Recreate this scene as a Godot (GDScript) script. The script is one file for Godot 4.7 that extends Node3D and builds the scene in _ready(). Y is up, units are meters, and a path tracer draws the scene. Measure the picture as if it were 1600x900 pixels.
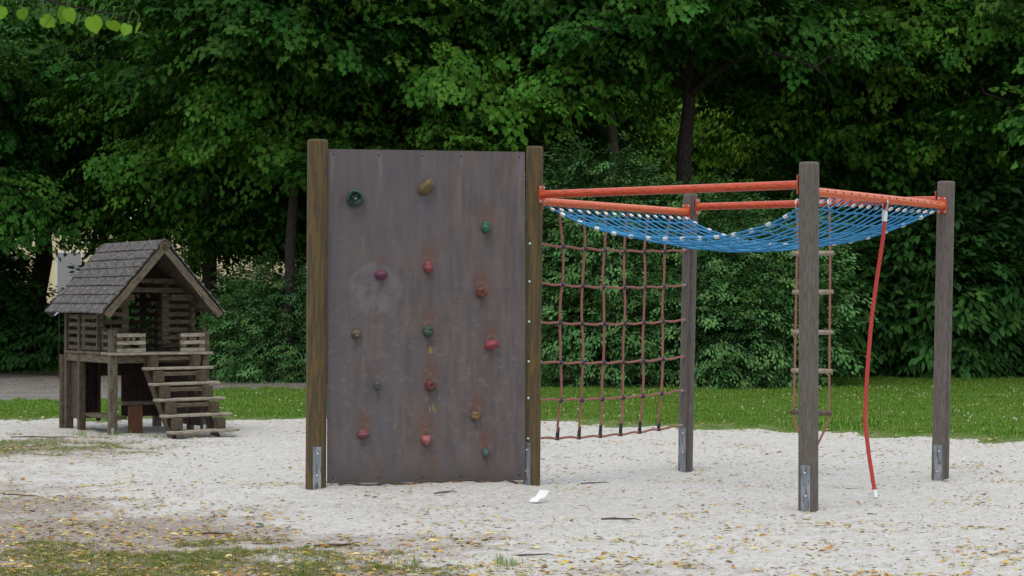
extends Node3D
# A playground in a wooded park: a slatted playhouse, a climbing wall and a rope climbing frame on pale sand.
# World: camera at the origin of x and z, looking along -z; y up; metres. "far" below means -z.

var rng := RandomNumberGenerator.new()
var n_low := FastNoiseLite.new()
var n_mid := FastNoiseLite.new()
var n_fine := FastNoiseLite.new()
var n_edge := FastNoiseLite.new()
var M := {}

# ---------------------------------------------------------------- mesh building
class MB:
	var v := PackedVector3Array()
	var n := PackedVector3Array()
	var uv := PackedVector2Array()
	var c := PackedColorArray()
	var ix := PackedInt32Array()
	var col := Color(1, 1, 1)
	func add(p: Vector3, nn: Vector3, t: Vector2) -> int:
		v.append(p); n.append(nn); uv.append(t); c.append(col)
		return v.size() - 1
	func tri(a: int, b: int, d: int) -> void:
		var g := (v[b] - v[a]).cross(v[d] - v[a])
		if g.dot(n[a] + n[b] + n[d]) > 0.0:
			ix.append(a); ix.append(d); ix.append(b)
		else:
			ix.append(a); ix.append(b); ix.append(d)
	func quad(a: int, b: int, d: int, e: int) -> void:
		tri(a, b, d); tri(a, d, e)
	func face(p: Array, nn: Vector3, t: Array) -> void:
		var k := v.size()
		for i in p.size():
			add(p[i], nn, t[i])
		for i in range(1, p.size() - 1):
			tri(k, k + i, k + i + 1)
	# a box with chamfered edges, grain (uv.y) along its longest side
	func cbox(tr: Transform3D, size: Vector3, ch: float, ofs := Vector2.ZERO, us := 4.0, vs := 0.8) -> void:
		var h := size * 0.5
		ch = minf(ch, minf(h.x, minf(h.y, h.z)) * 0.6)
		var long := 0
		if size.y >= size.x and size.y >= size.z: long = 1
		elif size.z >= size.x and size.z >= size.y: long = 2
		var o1 := (long + 1) % 3
		var o2 := (long + 2) % 3
		var id := {}
		for sx in [-1, 1]:
			for sy in [-1, 1]:
				for sz in [-1, 1]:
					for ax in 3:
						var p := Vector3(sx * h.x, sy * h.y, sz * h.z)
						var s := [sx, sy, sz]
						for k in 3:
							if k != ax: p[k] -= s[k] * ch
						var nn := Vector3.ZERO
						nn[ax] = s[ax]
						var t := Vector2((p[o1] + (p[o2] if ax == o1 else 0.0)) * us if ax != long else p[o1] * us, p[long] * vs if ax != long else p[o2] * us) + ofs
						id[[sx, sy, sz, ax]] = add(tr * p, (tr.basis * nn).normalized(), t)
		for ax in 3:
			var a := (ax + 1) % 3
			var b := (ax + 2) % 3
			for s in [-1, 1]:
				var q := []
				for ab in [[-1, -1], [1, -1], [1, 1], [-1, 1]]:
					var k := [0, 0, 0]
					k[ax] = s; k[a] = ab[0]; k[b] = ab[1]
					q.append(id[[k[0], k[1], k[2], ax]])
				quad(q[0], q[1], q[2], q[3])
		for ax in 3:   # edges parallel to ax
			var a := (ax + 1) % 3
			var b := (ax + 2) % 3
			for sa in [-1, 1]:
				for sb in [-1, 1]:
					var k0 := [0, 0, 0]
					k0[ax] = -1; k0[a] = sa; k0[b] = sb
					var k1 := k0.duplicate()
					k1[ax] = 1
					quad(id[[k0[0], k0[1], k0[2], a]], id[[k1[0], k1[1], k1[2], a]], id[[k1[0], k1[1], k1[2], b]], id[[k0[0], k0[1], k0[2], b]])
		for sx in [-1, 1]:
			for sy in [-1, 1]:
				for sz in [-1, 1]:
					tri(id[[sx, sy, sz, 0]], id[[sx, sy, sz, 1]], id[[sx, sy, sz, 2]])
	func tube(pts: Array, rad, sides := 8, caps := true, us := 1.0, vs := 1.0) -> void:
		var fr := Vector3.UP
		var rows := []
		var along := 0.0
		for i in pts.size():
			var t: Vector3 = ((pts[mini(i + 1, pts.size() - 1)] as Vector3) - (pts[maxi(i - 1, 0)] as Vector3)).normalized()
			if i == 0 and absf(t.dot(fr)) > 0.9: fr = Vector3.RIGHT
			if i > 0: along += (pts[i] as Vector3).distance_to(pts[i - 1])
			fr = (fr - t * t.dot(fr)).normalized()
			var bi := t.cross(fr)
			var r: float = rad[i] if rad is Array else rad
			var row := []
			for k in sides + 1:
				var a := TAU * k / sides
				var nn := fr * cos(a) + bi * sin(a)
				row.append(add((pts[i] as Vector3) + nn * r, nn, Vector2(us * k / sides, along * vs)))
			rows.append(row)
			if caps and (i == 0 or i == pts.size() - 1):
				var cn := -t if i == 0 else t
				var k0 := v.size()
				add(pts[i], cn, Vector2(0.5, along * vs))
				for k in sides + 1:
					add(v[row[k]], cn, Vector2(us * k / sides, along * vs))
				for k in sides:
					tri(k0, k0 + 1 + k, k0 + 2 + k)
		for i in rows.size() - 1:
			for k in sides:
				quad(rows[i][k], rows[i][k + 1], rows[i + 1][k + 1], rows[i + 1][k])
	# a post: turned, slightly rounded top, optional drying cracks (angle, depth) that run its length
	func post(p0: Vector3, p1: Vector3, r: float, cracks := [], sides := 40) -> void:
		var ax := (p1 - p0).normalized()
		var fx := (Vector3.RIGHT - ax * ax.x).normalized()
		var fz := fx.cross(ax)
		var len := p0.distance_to(p1)
		var hs := []
		var steps := 18
		for i in steps + 1: hs.append((len - 0.02) * i / steps)
		hs.append(len - 0.006); hs.append(len)
		var rows := []
		for i in hs.size():
			var rr := r
			if i == hs.size() - 2: rr = r - 0.003
			if i == hs.size() - 1: rr = r - 0.012
			rr *= 1.0 + 0.008 * sin(hs[i] * 2.3 + r * 100.0)
			var row := []
			for k in sides + 1:
				var a := TAU * k / sides
				var q := rr
				for cr in cracks:
					var ca: float = cr[0] + 0.06 * sin(hs[i] * 1.7) + 0.03 * sin(hs[i] * 5.1)
					var da := absf(wrapf(a - ca, -PI, PI))
					if da < TAU / sides * 0.75 and hs[i] > cr[2] and hs[i] < cr[3]: q -= cr[1]
				var nn := fx * cos(a) + fz * sin(a)
				row.append(add(p0 + ax * hs[i] + nn * q, nn if i < hs.size() - 2 else (nn + ax).normalized(), Vector2(k / float(sides) * 2.0, hs[i] * 0.4)))
			rows.append(row)
		for i in rows.size() - 1:
			for k in sides: quad(rows[i][k], rows[i][k + 1], rows[i + 1][k + 1], rows[i + 1][k])
		var top: Array = rows[rows.size() - 1]
		var k0 := v.size()
		add(p1 + ax * 0.003, ax, Vector2(0.5, 0.5))
		for k in sides + 1:
			var a := TAU * k / sides
			add(v[top[k]], ax, Vector2(0.5 + 0.4 * cos(a), 0.5 + 0.4 * sin(a)))
		for k in sides: tri(k0, k0 + 1 + k, k0 + 2 + k)
	func ball(at: Vector3, r: Vector3, la := 6, lo := 10, shape = null) -> void:
		var rows := []
		for i in la + 1:
			var th := PI * i / la
			var row := []
			for k in lo + 1:
				var ph := TAU * k / lo
				var d := Vector3(sin(th) * cos(ph), cos(th), sin(th) * sin(ph))
				var p := d * r
				if shape != null: p = shape.call(p, d)
				row.append(add(at + p, (d / r).normalized(), Vector2(float(k) / lo, float(i) / la)))
			rows.append(row)
		for i in la:
			for k in lo:
				quad(rows[i][k], rows[i][k + 1], rows[i + 1][k + 1], rows[i + 1][k])
	func renormal() -> void:   # smooth normals from the faces; points at the same place share one
		var at := {}
		for i in range(0, ix.size(), 3):
			var g := (v[ix[i + 2]] - v[ix[i]]).cross(v[ix[i + 1]] - v[ix[i]])
			for k in 3:
				var key := v[ix[i + k]].snapped(Vector3.ONE * 0.0002)
				at[key] = at.get(key, Vector3.ZERO) + g
		for i in v.size():
			var g: Vector3 = at.get(v[i].snapped(Vector3.ONE * 0.0002), n[i])
			if g.length() > 1e-12: n[i] = g.normalized()
	func mesh() -> ArrayMesh:
		var a := []
		a.resize(Mesh.ARRAY_MAX)
		a[Mesh.ARRAY_VERTEX] = v; a[Mesh.ARRAY_NORMAL] = n; a[Mesh.ARRAY_TEX_UV] = uv; a[Mesh.ARRAY_COLOR] = c; a[Mesh.ARRAY_INDEX] = ix
		var m := ArrayMesh.new()
		m.add_surface_from_arrays(Mesh.PRIMITIVE_TRIANGLES, a)
		return m

func thing(called: String, label: String, category: String, at := Vector3.ZERO, turn := 0.0, group := "") -> Node3D:
	var o := Node3D.new()
	o.name = called
	add_child(o, true)
	o.position = at
	o.rotation.y = turn
	tag(o, label, category, group)
	return o

func tag(o: Node, label: String, category: String, group := "", kind := "") -> void:
	if label: o.set_meta("label", label)
	if category: o.set_meta("category", category)
	if group: o.set_meta("group", group)
	if kind: o.set_meta("kind", kind)

func put(parent: Node, called: String, mesh: Mesh, mat: Material, at := Transform3D.IDENTITY) -> MeshInstance3D:
	var o := MeshInstance3D.new()
	o.name = called
	o.mesh = mesh
	o.material_override = mat
	parent.add_child(o, true)
	o.transform = at
	return o

func box(parent: Node, called: String, at: Vector3, size: Vector3, mat: Material, rot := Basis.IDENTITY, ch := 0.004) -> MeshInstance3D:
	var m := MB.new()
	m.cbox(Transform3D.IDENTITY, size, ch, Vector2(rng.randf() * 7.0, rng.randf() * 7.0))
	return put(parent, called, m.mesh(), mat, Transform3D(rot, at))

# ---------------------------------------------------------------- textures and materials
func noise(freq: float, seed_: int, oct := 4, kind := FastNoiseLite.TYPE_SIMPLEX_SMOOTH) -> FastNoiseLite:
	var f := FastNoiseLite.new()
	f.noise_type = kind
	f.frequency = freq
	f.seed = seed_
	f.fractal_octaves = oct
	return f

func grey(size: int, freq: float, seed_: int, oct := 4) -> PackedByteArray:
	var im := noise(freq, seed_, oct).get_seamless_image(size, size)
	im.convert(Image.FORMAT_L8)
	return im.get_data()

func tex(im: Image) -> ImageTexture:
	return ImageTexture.create_from_image(im)

# a tile that mixes three colours by two noise layers and adds grain and specks
func mottled(size: int, f1: float, f2: float, seed_: int, a: Color, b: Color, c: Color, grain := 0.06, specks := 0.0, speck_col := Color.BLACK) -> ImageTexture:
	var g1 := grey(size, f1, seed_)
	var g2 := grey(size, f2, seed_ + 5)
	var r := RandomNumberGenerator.new()
	r.seed = seed_
	var d := PackedByteArray()
	d.resize(size * size * 3)
	for i in size * size:
		var t := smoothstep(0.3, 0.7, g1[i] / 255.0)
		var s := smoothstep(0.55, 0.8, g2[i] / 255.0)
		var k := a.lerp(b, t).lerp(c, s)
		var q := 1.0 + r.randf_range(-grain, grain)
		if specks > 0.0 and r.randf() < specks: k = k.lerp(speck_col, r.randf_range(0.3, 0.9))
		d[i * 3] = clampi(int(k.r * q * 255.0), 0, 255)
		d[i * 3 + 1] = clampi(int(k.g * q * 255.0), 0, 255)
		d[i * 3 + 2] = clampi(int(k.b * q * 255.0), 0, 255)
	return tex(Image.create_from_data(size, size, false, Image.FORMAT_RGB8, d))

func height_tile(size: int, freq: float, seed_: int) -> ImageTexture:
	var im := noise(freq, seed_, 5).get_seamless_image(size, size)
	im.convert(Image.FORMAT_L8)
	return tex(im)

func mat(albedo: Color, rough := 0.8, t: Texture2D = null) -> StandardMaterial3D:
	var m := StandardMaterial3D.new()
	m.albedo_color = albedo
	m.roughness = rough
	m.cull_mode = BaseMaterial3D.CULL_DISABLED
	if t: m.albedo_texture = t
	return m

func relief(m: StandardMaterial3D, t: Texture2D, cm: float) -> StandardMaterial3D:
	m.heightmap_enabled = true
	m.heightmap_texture = t
	m.heightmap_scale = cm
	return m

func leafy(albedo: Color, rough: float, back: float) -> StandardMaterial3D:
	var m := mat(albedo, rough)
	m.vertex_color_use_as_albedo = true
	m.metallic_specular = 0.14
	m.backlight_enabled = true
	m.backlight = Color(back, back, back * 0.6)
	return m

func braid(base: Color, light: Color) -> ImageTexture:
	var im := Image.create(32, 32, false, Image.FORMAT_RGB8)
	var r := RandomNumberGenerator.new()
	r.seed = 9
	for y in 32:
		for x in 32:
			var k := fposmod((x + y) / 16.0, 1.0)
			var k2 := fposmod((x - y) / 8.0, 1.0)
			var t := (0.55 if k < 0.28 else 0.0) + (0.25 if k2 < 0.3 else 0.0)
			im.set_pixel(x, y, base.lerp(light, t) * (1.0 + r.randf_range(-0.08, 0.08)))
	return tex(im)

func materials() -> void:
	var grain := height_tile(256, 0.02, 3)
	M.grain = grain
	# weathered boards of the playhouse; grain comes from stretching along uv.y
	M.board = relief(mat(Color(0.97, 0.93, 0.88), 0.88, mottled(256, 0.022, 0.05, 21, Color(0.324, 0.304, 0.261), Color(0.414, 0.393, 0.342), Color(0.243, 0.222, 0.189), 0.07)), grain, 0.25)
	M.board_b = relief(mat(Color(0.97, 0.93, 0.88), 0.88, mottled(256, 0.025, 0.06, 22, Color(0.273, 0.246, 0.202), Color(0.352, 0.319, 0.264), Color(0.194, 0.172, 0.141), 0.07)), grain, 0.25)
	M.board_pale = relief(mat(Color(1, 0.98, 0.95), 0.88, mottled(256, 0.022, 0.05, 23, Color(0.534, 0.511, 0.469), Color(0.616, 0.589, 0.543), Color(0.414, 0.386, 0.340), 0.06)), grain, 0.25)
	M.board_orange = relief(mat(Color(1, 1, 1), 0.85, mottled(256, 0.02, 0.05, 24, Color(0.357, 0.225, 0.153), Color(0.399, 0.264, 0.183), Color(0.289, 0.178, 0.119), 0.06)), grain, 0.15)
	M.plywood = relief(mat(Color(1, 1, 1), 0.8, mottled(256, 0.012, 0.03, 25, Color(0.187, 0.140, 0.123), Color(0.221, 0.166, 0.145), Color(0.340, 0.238, 0.221), 0.05)), grain, 0.1)
	M.shingle = relief(mat(Color(0.92, 0.9, 0.89), 0.92, mottled(512, 0.007, 0.03, 26, Color(0.239, 0.230, 0.234), Color(0.338, 0.324, 0.324), Color(0.540, 0.540, 0.513), 0.12, 0.02, Color(0.630, 0.630, 0.603))), height_tile(256, 0.04, 4), 0.4)
	# posts
	M.post_grey = relief(mat(Color(1, 1, 1), 0.86, mottled(512, 0.02, 0.035, 31, Color(0.350, 0.323, 0.301), Color(0.394, 0.367, 0.346), Color(0.306, 0.274, 0.253), 0.06, 0.004, Color(0.141, 0.116, 0.097))), grain, 0.3)
	M.post_ochre = relief(mat(Color(1, 1, 1), 0.82, mottled(512, 0.008, 0.014, 32, Color(0.288, 0.237, 0.146), Color(0.357, 0.292, 0.150), Color(0.245, 0.215, 0.176), 0.07, 0.004, Color(0.120, 0.086, 0.060))), grain, 0.3)
	M.steel = relief(mat(Color(0.62, 0.64, 0.66), 0.5, mottled(128, 0.03, 0.08, 33, Color(0.8, 0.82, 0.84), Color(0.95, 0.95, 0.95), Color(0.62, 0.6, 0.56), 0.05)), grain, 0.03)
	M.steel.metallic = 0.55
	M.zinc = mat(Color(0.72, 0.73, 0.74), 0.35)
	M.zinc.metallic = 0.8
	M.red_paint = relief(mat(Color(1, 1, 1), 0.36, mottled(256, 0.02, 0.06, 34, Color(0.70, 0.25, 0.11), Color(0.75, 0.29, 0.135), Color(0.5, 0.17, 0.09), 0.03, 0.02, Color(0.35, 0.1, 0.06))), grain, 0.02)
	M.orange_paint = relief(mat(Color(1, 1, 1), 0.38, mottled(256, 0.02, 0.06, 35, Color(0.79, 0.345, 0.13), Color(0.83, 0.39, 0.17), Color(0.64, 0.25, 0.11), 0.03, 0.018, Color(0.4, 0.14, 0.06))), grain, 0.02)
	M.black_rubber = mat(Color(0.12, 0.12, 0.135), 0.6)
	M.knot = mat(Color(0.13, 0.145, 0.21), 0.45)
	M.rope_rust = mat(Color(1, 1, 1), 0.9, braid(Color(0.534, 0.331, 0.294), Color(0.662, 0.478, 0.423)))
	M.rope_red = mat(Color(1, 1, 1), 0.75, braid(Color(0.570, 0.092, 0.083), Color(0.810, 0.386, 0.304)))
	M.rope_blue = mat(Color(1, 1, 1), 0.7, braid(Color(0.05, 0.4, 0.62), Color(0.3, 0.66, 0.8)))
	M.clamp = mat(Color(0.78, 0.79, 0.8), 0.4)
	M.clamp.metallic = 0.35
	M.rung = relief(mat(Color(1, 1, 1), 0.85, mottled(128, 0.03, 0.06, 36, Color(0.540, 0.495, 0.432), Color(0.612, 0.567, 0.504), Color(0.450, 0.396, 0.342), 0.05)), grain, 0.15)
	M.rung_dark = relief(mat(Color(1, 1, 1), 0.85, mottled(128, 0.03, 0.06, 37, Color(0.324, 0.279, 0.243), Color(0.378, 0.333, 0.297), Color(0.270, 0.234, 0.198), 0.05)), grain, 0.15)
	M.paper = mat(Color(0.86, 0.86, 0.86), 0.85)
	M.pale_white = mat(Color(0.8, 0.84, 0.88), 0.4)
	# plants
	M.maple = leafy(Color(1, 1, 1), 0.5, 0.6)
	M.linden = leafy(Color(1, 1, 1), 0.48, 0.75)
	M.shrub = leafy(Color(1, 1, 1), 0.48, 0.5)
	M.grass = leafy(Color(1, 1, 1), 0.6, 0.5)
	M.litter = leafy(Color(1, 1, 1), 0.85, 0.3)
	M.crumb = mat(Color(1, 1, 1), 0.95)
	M.crumb.vertex_color_use_as_albedo = true
	M.bark = relief(mat(Color(1, 1, 1), 0.95, mottled(256, 0.03, 0.05, 41, Color(0.2, 0.17, 0.15), Color(0.26, 0.225, 0.2), Color(0.14, 0.12, 0.105), 0.1)), height_tile(256, 0.04, 8), 2.5)
	M.bark_pale = relief(mat(Color(1, 1, 1), 0.95, mottled(256, 0.03, 0.05, 42, Color(0.4, 0.36, 0.32), Color(0.47, 0.43, 0.39), Color(0.3, 0.26, 0.23), 0.08)), height_tile(256, 0.04, 9), 2.0)
	M.twig = mat(Color(0.3, 0.25, 0.215), 0.9)
	# ground
	M.sand = relief(mat(Color(1, 1, 1), 0.97, mottled(1024, 0.012, 0.03, 51, Color(0.925, 0.92, 0.915), Color(1, 1, 1), Color(0.84, 0.825, 0.805), 0.09, 0.016, Color(0.4, 0.35, 0.31))), height_tile(512, 0.02, 10), 0.6)
	M.sand.vertex_color_use_as_albedo = true
	M.soil = relief(mat(Color(1, 1, 1), 0.97, mottled(512, 0.03, 0.06, 52, Color(0.8, 0.8, 0.8), Color(1, 1, 1), Color(0.6, 0.58, 0.55), 0.14, 0.02, Color(0.95, 0.85, 0.6))), height_tile(256, 0.05, 11), 1.5)
	M.soil.vertex_color_use_as_albedo = true
	M.plaster = relief(mat(Color(1, 1, 1), 0.9, mottled(256, 0.02, 0.05, 61, Color(0.9, 0.855, 0.69), Color(0.92, 0.88, 0.72), Color(0.87, 0.83, 0.66), 0.02)), grain, 0.2)
	M.shutter = mat(Color(0.66, 0.665, 0.68), 0.6)
	M.window_frame = mat(Color(0.9, 0.9, 0.9), 0.5)
	M.roof_tile = mat(Color(0.3, 0.2, 0.17), 0.8)

# ---------------------------------------------------------------- terrain
func ramp(pts: Array, x: float) -> float:
	if x <= pts[0][0]: return pts[0][1]
	for i in pts.size() - 1:
		if x <= pts[i + 1][0]:
			return lerpf(pts[i][1], pts[i + 1][1], (x - pts[i][0]) / (pts[i + 1][0] - pts[i][0]))
	return pts[pts.size() - 1][1]

const LAWN_NEAR := [[-9.0, 27.0], [-6.0, 26.5], [-3.0, 26.7], [0.4, 26.2], [2.4, 24.8], [4.3, 23.5], [5.9, 22.4], [8.5, 21.0]]
const LAWN_FAR := [[-9.0, 30.6], [-6.4, 31.2], [-5.4, 35.2], [-3.0, 35.6], [0.0, 36.5], [0.6, 45.0], [16.0, 46.0]]
const HOLES := [[1.53, 11.84, 0.17, 0.06, 0.05], [1.72, 11.9, 0.1, 0.07, 0.03], [0.55, 13.2, 0.13, 0.08, 0.02], [-1.9, 18.6, 0.12, 0.09, 0.02], [4.2, 15.6, 0.14, 0.08, 0.025], [4.5, 20.3, 0.15, 0.1, 0.03]]

var dents := {}

# footprints, scuffs and the bowls worn round the posts: x, d, half length, half width, depth, cos and sin of the turn
func make_dents() -> void:
	var all := []
	for o in HOLES: all.append([o[0], o[1], o[2], o[3], o[4], 1.0, 0.0])
	for o in [[-1.64, 16.2], [0.17, 16.6], [1.66, 18.7], [2.31, 15.15], [3.82, 17.4]]:
		all.append([o[0], o[1], 0.15, 0.12, 0.014, 1.0, 0.0])
	all.append([2.9, 15.8, 0.5, 0.35, 0.03, 0.9, 0.3])
	all.append([-0.7, 15.6, 0.8, 0.3, 0.03, 0.98, 0.15])
	var r := RandomNumberGenerator.new()
	r.seed = 404
	for i in 240:
		var a := r.randf() * TAU
		var k := r.randf_range(0.8, 1.3)
		all.append([r.randf_range(-7.0, 7.0), r.randf_range(10.5, 25.5), 0.12 * k, 0.05 * k, r.randf_range(0.006, 0.02), cos(a), sin(a)])
	for o in all:
		var reach: float = o[2] * 2.7
		for i in range(floori(o[0] - reach), floori(o[0] + reach) + 1):
			for j in range(floori(o[1] - reach), floori(o[1] + reach) + 1):
				var key := Vector2i(i, j)
				if not dents.has(key): dents[key] = []
				dents[key].append(o)

func edge_noise(x: float, d: float) -> float:
	return n_edge.get_noise_2d(x * 1.0, d * 1.0)

# 0 sand, 1 lawn, 2 path, 3 forest floor
func zone(x: float, d: float) -> int:
	var e := edge_noise(x, d) * 0.55
	if d + e < ramp(LAWN_NEAR, x): return 0
	if d + e < ramp(LAWN_FAR, x): return 1
	if x < 1.0 and d < 42.5 + e: return 2
	return 3

func dirt(x: float, d: float) -> float:   # how much brown soil is trodden into the sand, near left
	var line := 12.0 - 1.08 * x
	var k := (line - d) * 0.42 + n_edge.get_noise_2d(x * 0.7 + 40.0, d * 0.7) * 1.1 + n_mid.get_noise_2d(x * 2.0, d * 2.0) * 0.6 + n_fine.get_noise_2d(x * 1.5, d * 1.5) * 0.45
	var far_patch := 1.45 - Vector2((x + 5.6) / 1.5, (d - 21.4) / 1.5).length() + n_edge.get_noise_2d(x, d) * 0.7
	return 0.9 * clampf(maxf(k + 0.2 + 0.12 + 0.3 * smoothstep(-1.0, -3.2, x), far_patch * 0.8), 0.0, 1.0)

func ground_y(x: float, d: float) -> float:
	var h := 0.02 * n_low.get_noise_2d(x, d)
	h += 0.095 * exp(-pow((x + 0.75) / 1.8, 2.0) - pow((d - 16.45) / 0.7, 2.0))
	h += 0.03 * exp(-pow((x - 3.83) / 0.8, 2.0) - pow((d - 17.5) / 0.8, 2.0))
	h += 0.015 * exp(-pow((x - 1.65) / 0.8, 2.0) - pow((d - 18.8) / 0.8, 2.0))
	h += 0.05 * smoothstep(-0.4, 0.5, d - ramp(LAWN_NEAR, x))
	return h

func sand_y(x: float, d: float) -> float:
	var h := ground_y(x, d)
	var soft := 1.0 - 0.6 * dirt(x, d)
	h += soft * (0.02 * n_mid.get_noise_2d(x * 0.9, d * 0.9) + 0.009 * n_mid.get_noise_2d(x * 2.3, d * 2.3 + 9.0) - 0.005 * absf(n_fine.get_noise_2d(x, d)) + 0.004 * n_fine.get_noise_2d(x * 2.7, d * 2.7))
	for o in dents.get(Vector2i(floori(x), floori(d)), []):
		var q := Vector2((x - o[0]) * o[5] + (d - o[1]) * o[6], (d - o[1]) * o[5] - (x - o[0]) * o[6])
		q = Vector2(q.x / o[2], q.y / o[3])
		var e := q.length_squared()
		if e < 7.0: h -= o[4] * (exp(-e * 1.2) - 0.35 * exp(-pow(sqrt(e) - 1.6, 2.0) * 3.0))
	return h

func terrain_grid(x0: float, x1: float, d0: float, d1: float, step: float, fine: bool) -> Array:
	var nx := int((x1 - x0) / step) + 1
	var nd := int((d1 - d0) / step) + 1
	var hs := PackedFloat32Array()
	hs.resize(nx * nd)
	for j in nd:
		for i in nx:
			hs[j * nx + i] = sand_y(x0 + i * step, d0 + j * step) if fine else ground_y(x0 + i * step, d0 + j * step)
	var out := [MB.new(), MB.new(), MB.new(), MB.new()]
	var ids := []
	for z in 4:
		var a := PackedInt32Array()
		a.resize(nx * nd)
		a.fill(-1)
		ids.append(a)
	var sand_c := Color(0.525, 0.507, 0.485)
	var dirt_c := Color(0.27, 0.225, 0.195)
	for j in nd - 1:
		for i in nx - 1:
			var z := zone(x0 + (i + 0.5) * step, d0 + (j + 0.5) * step)
			var m: MB = out[z]
			var q := []
			for o in [[0, 0], [1, 0], [1, 1], [0, 1]]:
				var ii: int = i + o[0]
				var jj: int = j + o[1]
				var at := jj * nx + ii
				if ids[z][at] < 0:
					var x := x0 + ii * step
					var d := d0 + jj * step
					var gx := hs[jj * nx + mini(ii + 1, nx - 1)] - hs[jj * nx + maxi(ii - 1, 0)]
					var gd := hs[mini(jj + 1, nd - 1) * nx + ii] - hs[maxi(jj - 1, 0) * nx + ii]
					if z == 0: m.col = sand_c.lerp(dirt_c, dirt(x, d))
					elif z == 1: m.col = Color(0.13, 0.22, 0.05).lerp(Color(0.2, 0.22, 0.08), clampf(0.5 + n_edge.get_noise_2d(x * 2.0, d * 2.0), 0.0, 1.0))
					elif z == 2: m.col = Color(0.26, 0.247, 0.235).lerp(Color(0.16, 0.13, 0.1), clampf(n_edge.get_noise_2d(x * 1.3, d * 1.3) * 1.4, 0.0, 1.0))
					else: m.col = Color(0.09, 0.075, 0.05).lerp(Color(0.2, 0.15, 0.07), clampf(n_edge.get_noise_2d(x * 2.5, d * 2.5) + 0.2, 0.0, 1.0))
					ids[z][at] = m.add(Vector3(x, hs[at], -d), Vector3(-gx, 2.0 * step, gd).normalized(), Vector2(x, d) / 1.7)
				q.append(ids[z][at])
			m.ix.append_array(PackedInt32Array([q[0], q[3], q[2], q[0], q[2], q[1]]))
	return out

func build_ground() -> void:
	var near := terrain_grid(-11.0, 10.6, 9.4, 28.0, 0.05, true)
	var far := terrain_grid(-30.0, 28.0, 28.0, 66.0, 0.25, false)
	var names := ["sand", "lawn", "path", "forest_floor"]
	for z in 4:
		var m: MB = near[z]
		var f: MB = far[z]
		var k := m.v.size()
		m.v.append_array(f.v); m.n.append_array(f.n); m.uv.append_array(f.uv); m.c.append_array(f.c)
		for i in f.ix: m.ix.append(i + k)
		if m.v.size():
			put(self, names[z], m.mesh(), M.sand if z == 0 else M.soil).set_meta("kind", "structure")
	var g := MB.new()
	g.col = Color(0.2, 0.18, 0.12)
	g.face([Vector3(-300, -0.055, 300), Vector3(300, -0.055, 300), Vector3(300, -0.055, -400), Vector3(-300, -0.055, -400)], Vector3.UP, [Vector2(-150, -150), Vector2(150, -150), Vector2(150, 200), Vector2(-150, 200)])
	put(self, "ground", g.mesh(), M.soil).set_meta("kind", "structure")

# ---------------------------------------------------------------- plants
func multi(parent: Node, called: String, mesh: Mesh, mt: Material, tr: Array, cols: Array) -> MultiMeshInstance3D:
	var mm := MultiMesh.new()
	mm.transform_format = MultiMesh.TRANSFORM_3D
	mm.use_colors = true
	mm.mesh = mesh
	mm.instance_count = tr.size()
	for i in tr.size():
		mm.set_instance_transform(i, tr[i])
		mm.set_instance_color(i, cols[i])
	var o := MultiMeshInstance3D.new()
	o.name = called
	o.multimesh = mm
	o.material_override = mt
	o.set_meta("kind", "stuff")
	parent.add_child(o, true)
	return o

# outline points (across, along) of a leaf from its stalk, right half, mirrored
const MAPLE := [[0.0, 0.0], [0.26, -0.1], [0.5, 0.08], [0.3, 0.24], [0.62, 0.5], [0.3, 0.5], [0.24, 0.68], [0.0, 1.0]]
const LINDEN := [[0.0, 0.05], [0.16, -0.03], [0.33, 0.02], [0.46, 0.18], [0.5, 0.4], [0.44, 0.62], [0.3, 0.8], [0.13, 0.93], [0.0, 1.08]]
const OVATE := [[0.0, 0.0], [0.22, 0.25], [0.2, 0.6], [0.0, 1.0]]

func leaf(m: MB, tr: Transform3D, shape: Array, col: Color, cup := 0.12) -> void:
	m.col = col
	var up := tr.basis.y.normalized()
	for s in [1.0, -1.0]:
		var nn: Vector3 = (up - tr.basis.x.normalized() * s * cup * 1.6).normalized()
		var k := m.v.size()
		m.add(tr * Vector3(0, 0, 0.36), nn, Vector2(0.5, 0.4))
		for p in shape:
			m.add(tr * Vector3(p[0] * s, absf(p[0]) * cup - 0.16 * p[1] * p[1], p[1]), nn, Vector2(0.5 + p[0] * s, p[1]))
		for i in shape.size() - 1:
			m.tri(k, k + 1 + i, k + 2 + i)

# a leafy twig about one metre long, along +z, leaves held flat and drooping at the tips
func spray(shape: Array, leaf_size: float, count: int, width: float, droop: float, seed_: int, twig_col := Color(0.06, 0.05, 0.035)) -> ArrayMesh:
	var r := RandomNumberGenerator.new()
	r.seed = seed_
	var m := MB.new()
	m.col = twig_col
	m.tube([Vector3(0, 0, 0), Vector3(0.02, 0.02, 0.45), Vector3(0, -0.06 * droop, 0.9)], [0.012, 0.007, 0.003], 4, false)
	for i in count:
		var u := (i + 0.6) / count
		var side := 1.0 if i % 2 == 0 else -1.0
		var off := side * width * r.randf_range(0.1, 1.0) * (1.0 - 0.55 * u)
		var at := Vector3(off, -0.25 * droop * off * off / maxf(width * width, 0.01) - 0.1 * droop * u * u + r.randf_range(-0.05, 0.07), u * 0.95 + r.randf_range(-0.06, 0.06))
		var yaw := atan2(off, 0.35) + r.randf_range(-0.5, 0.5)
		var b := Basis(Vector3.UP, yaw) * Basis(Vector3.RIGHT, r.randf_range(0.1, 0.75) * droop) * Basis(Vector3.BACK, r.randf_range(-0.4, 0.4))
		var k := r.randf_range(0.75, 1.2)
		leaf(m, Transform3D(b * (leaf_size * r.randf_range(0.7, 1.15)), at), shape, Color(k, k, k * r.randf_range(0.8, 1.1)))
	return m.mesh()

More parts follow.
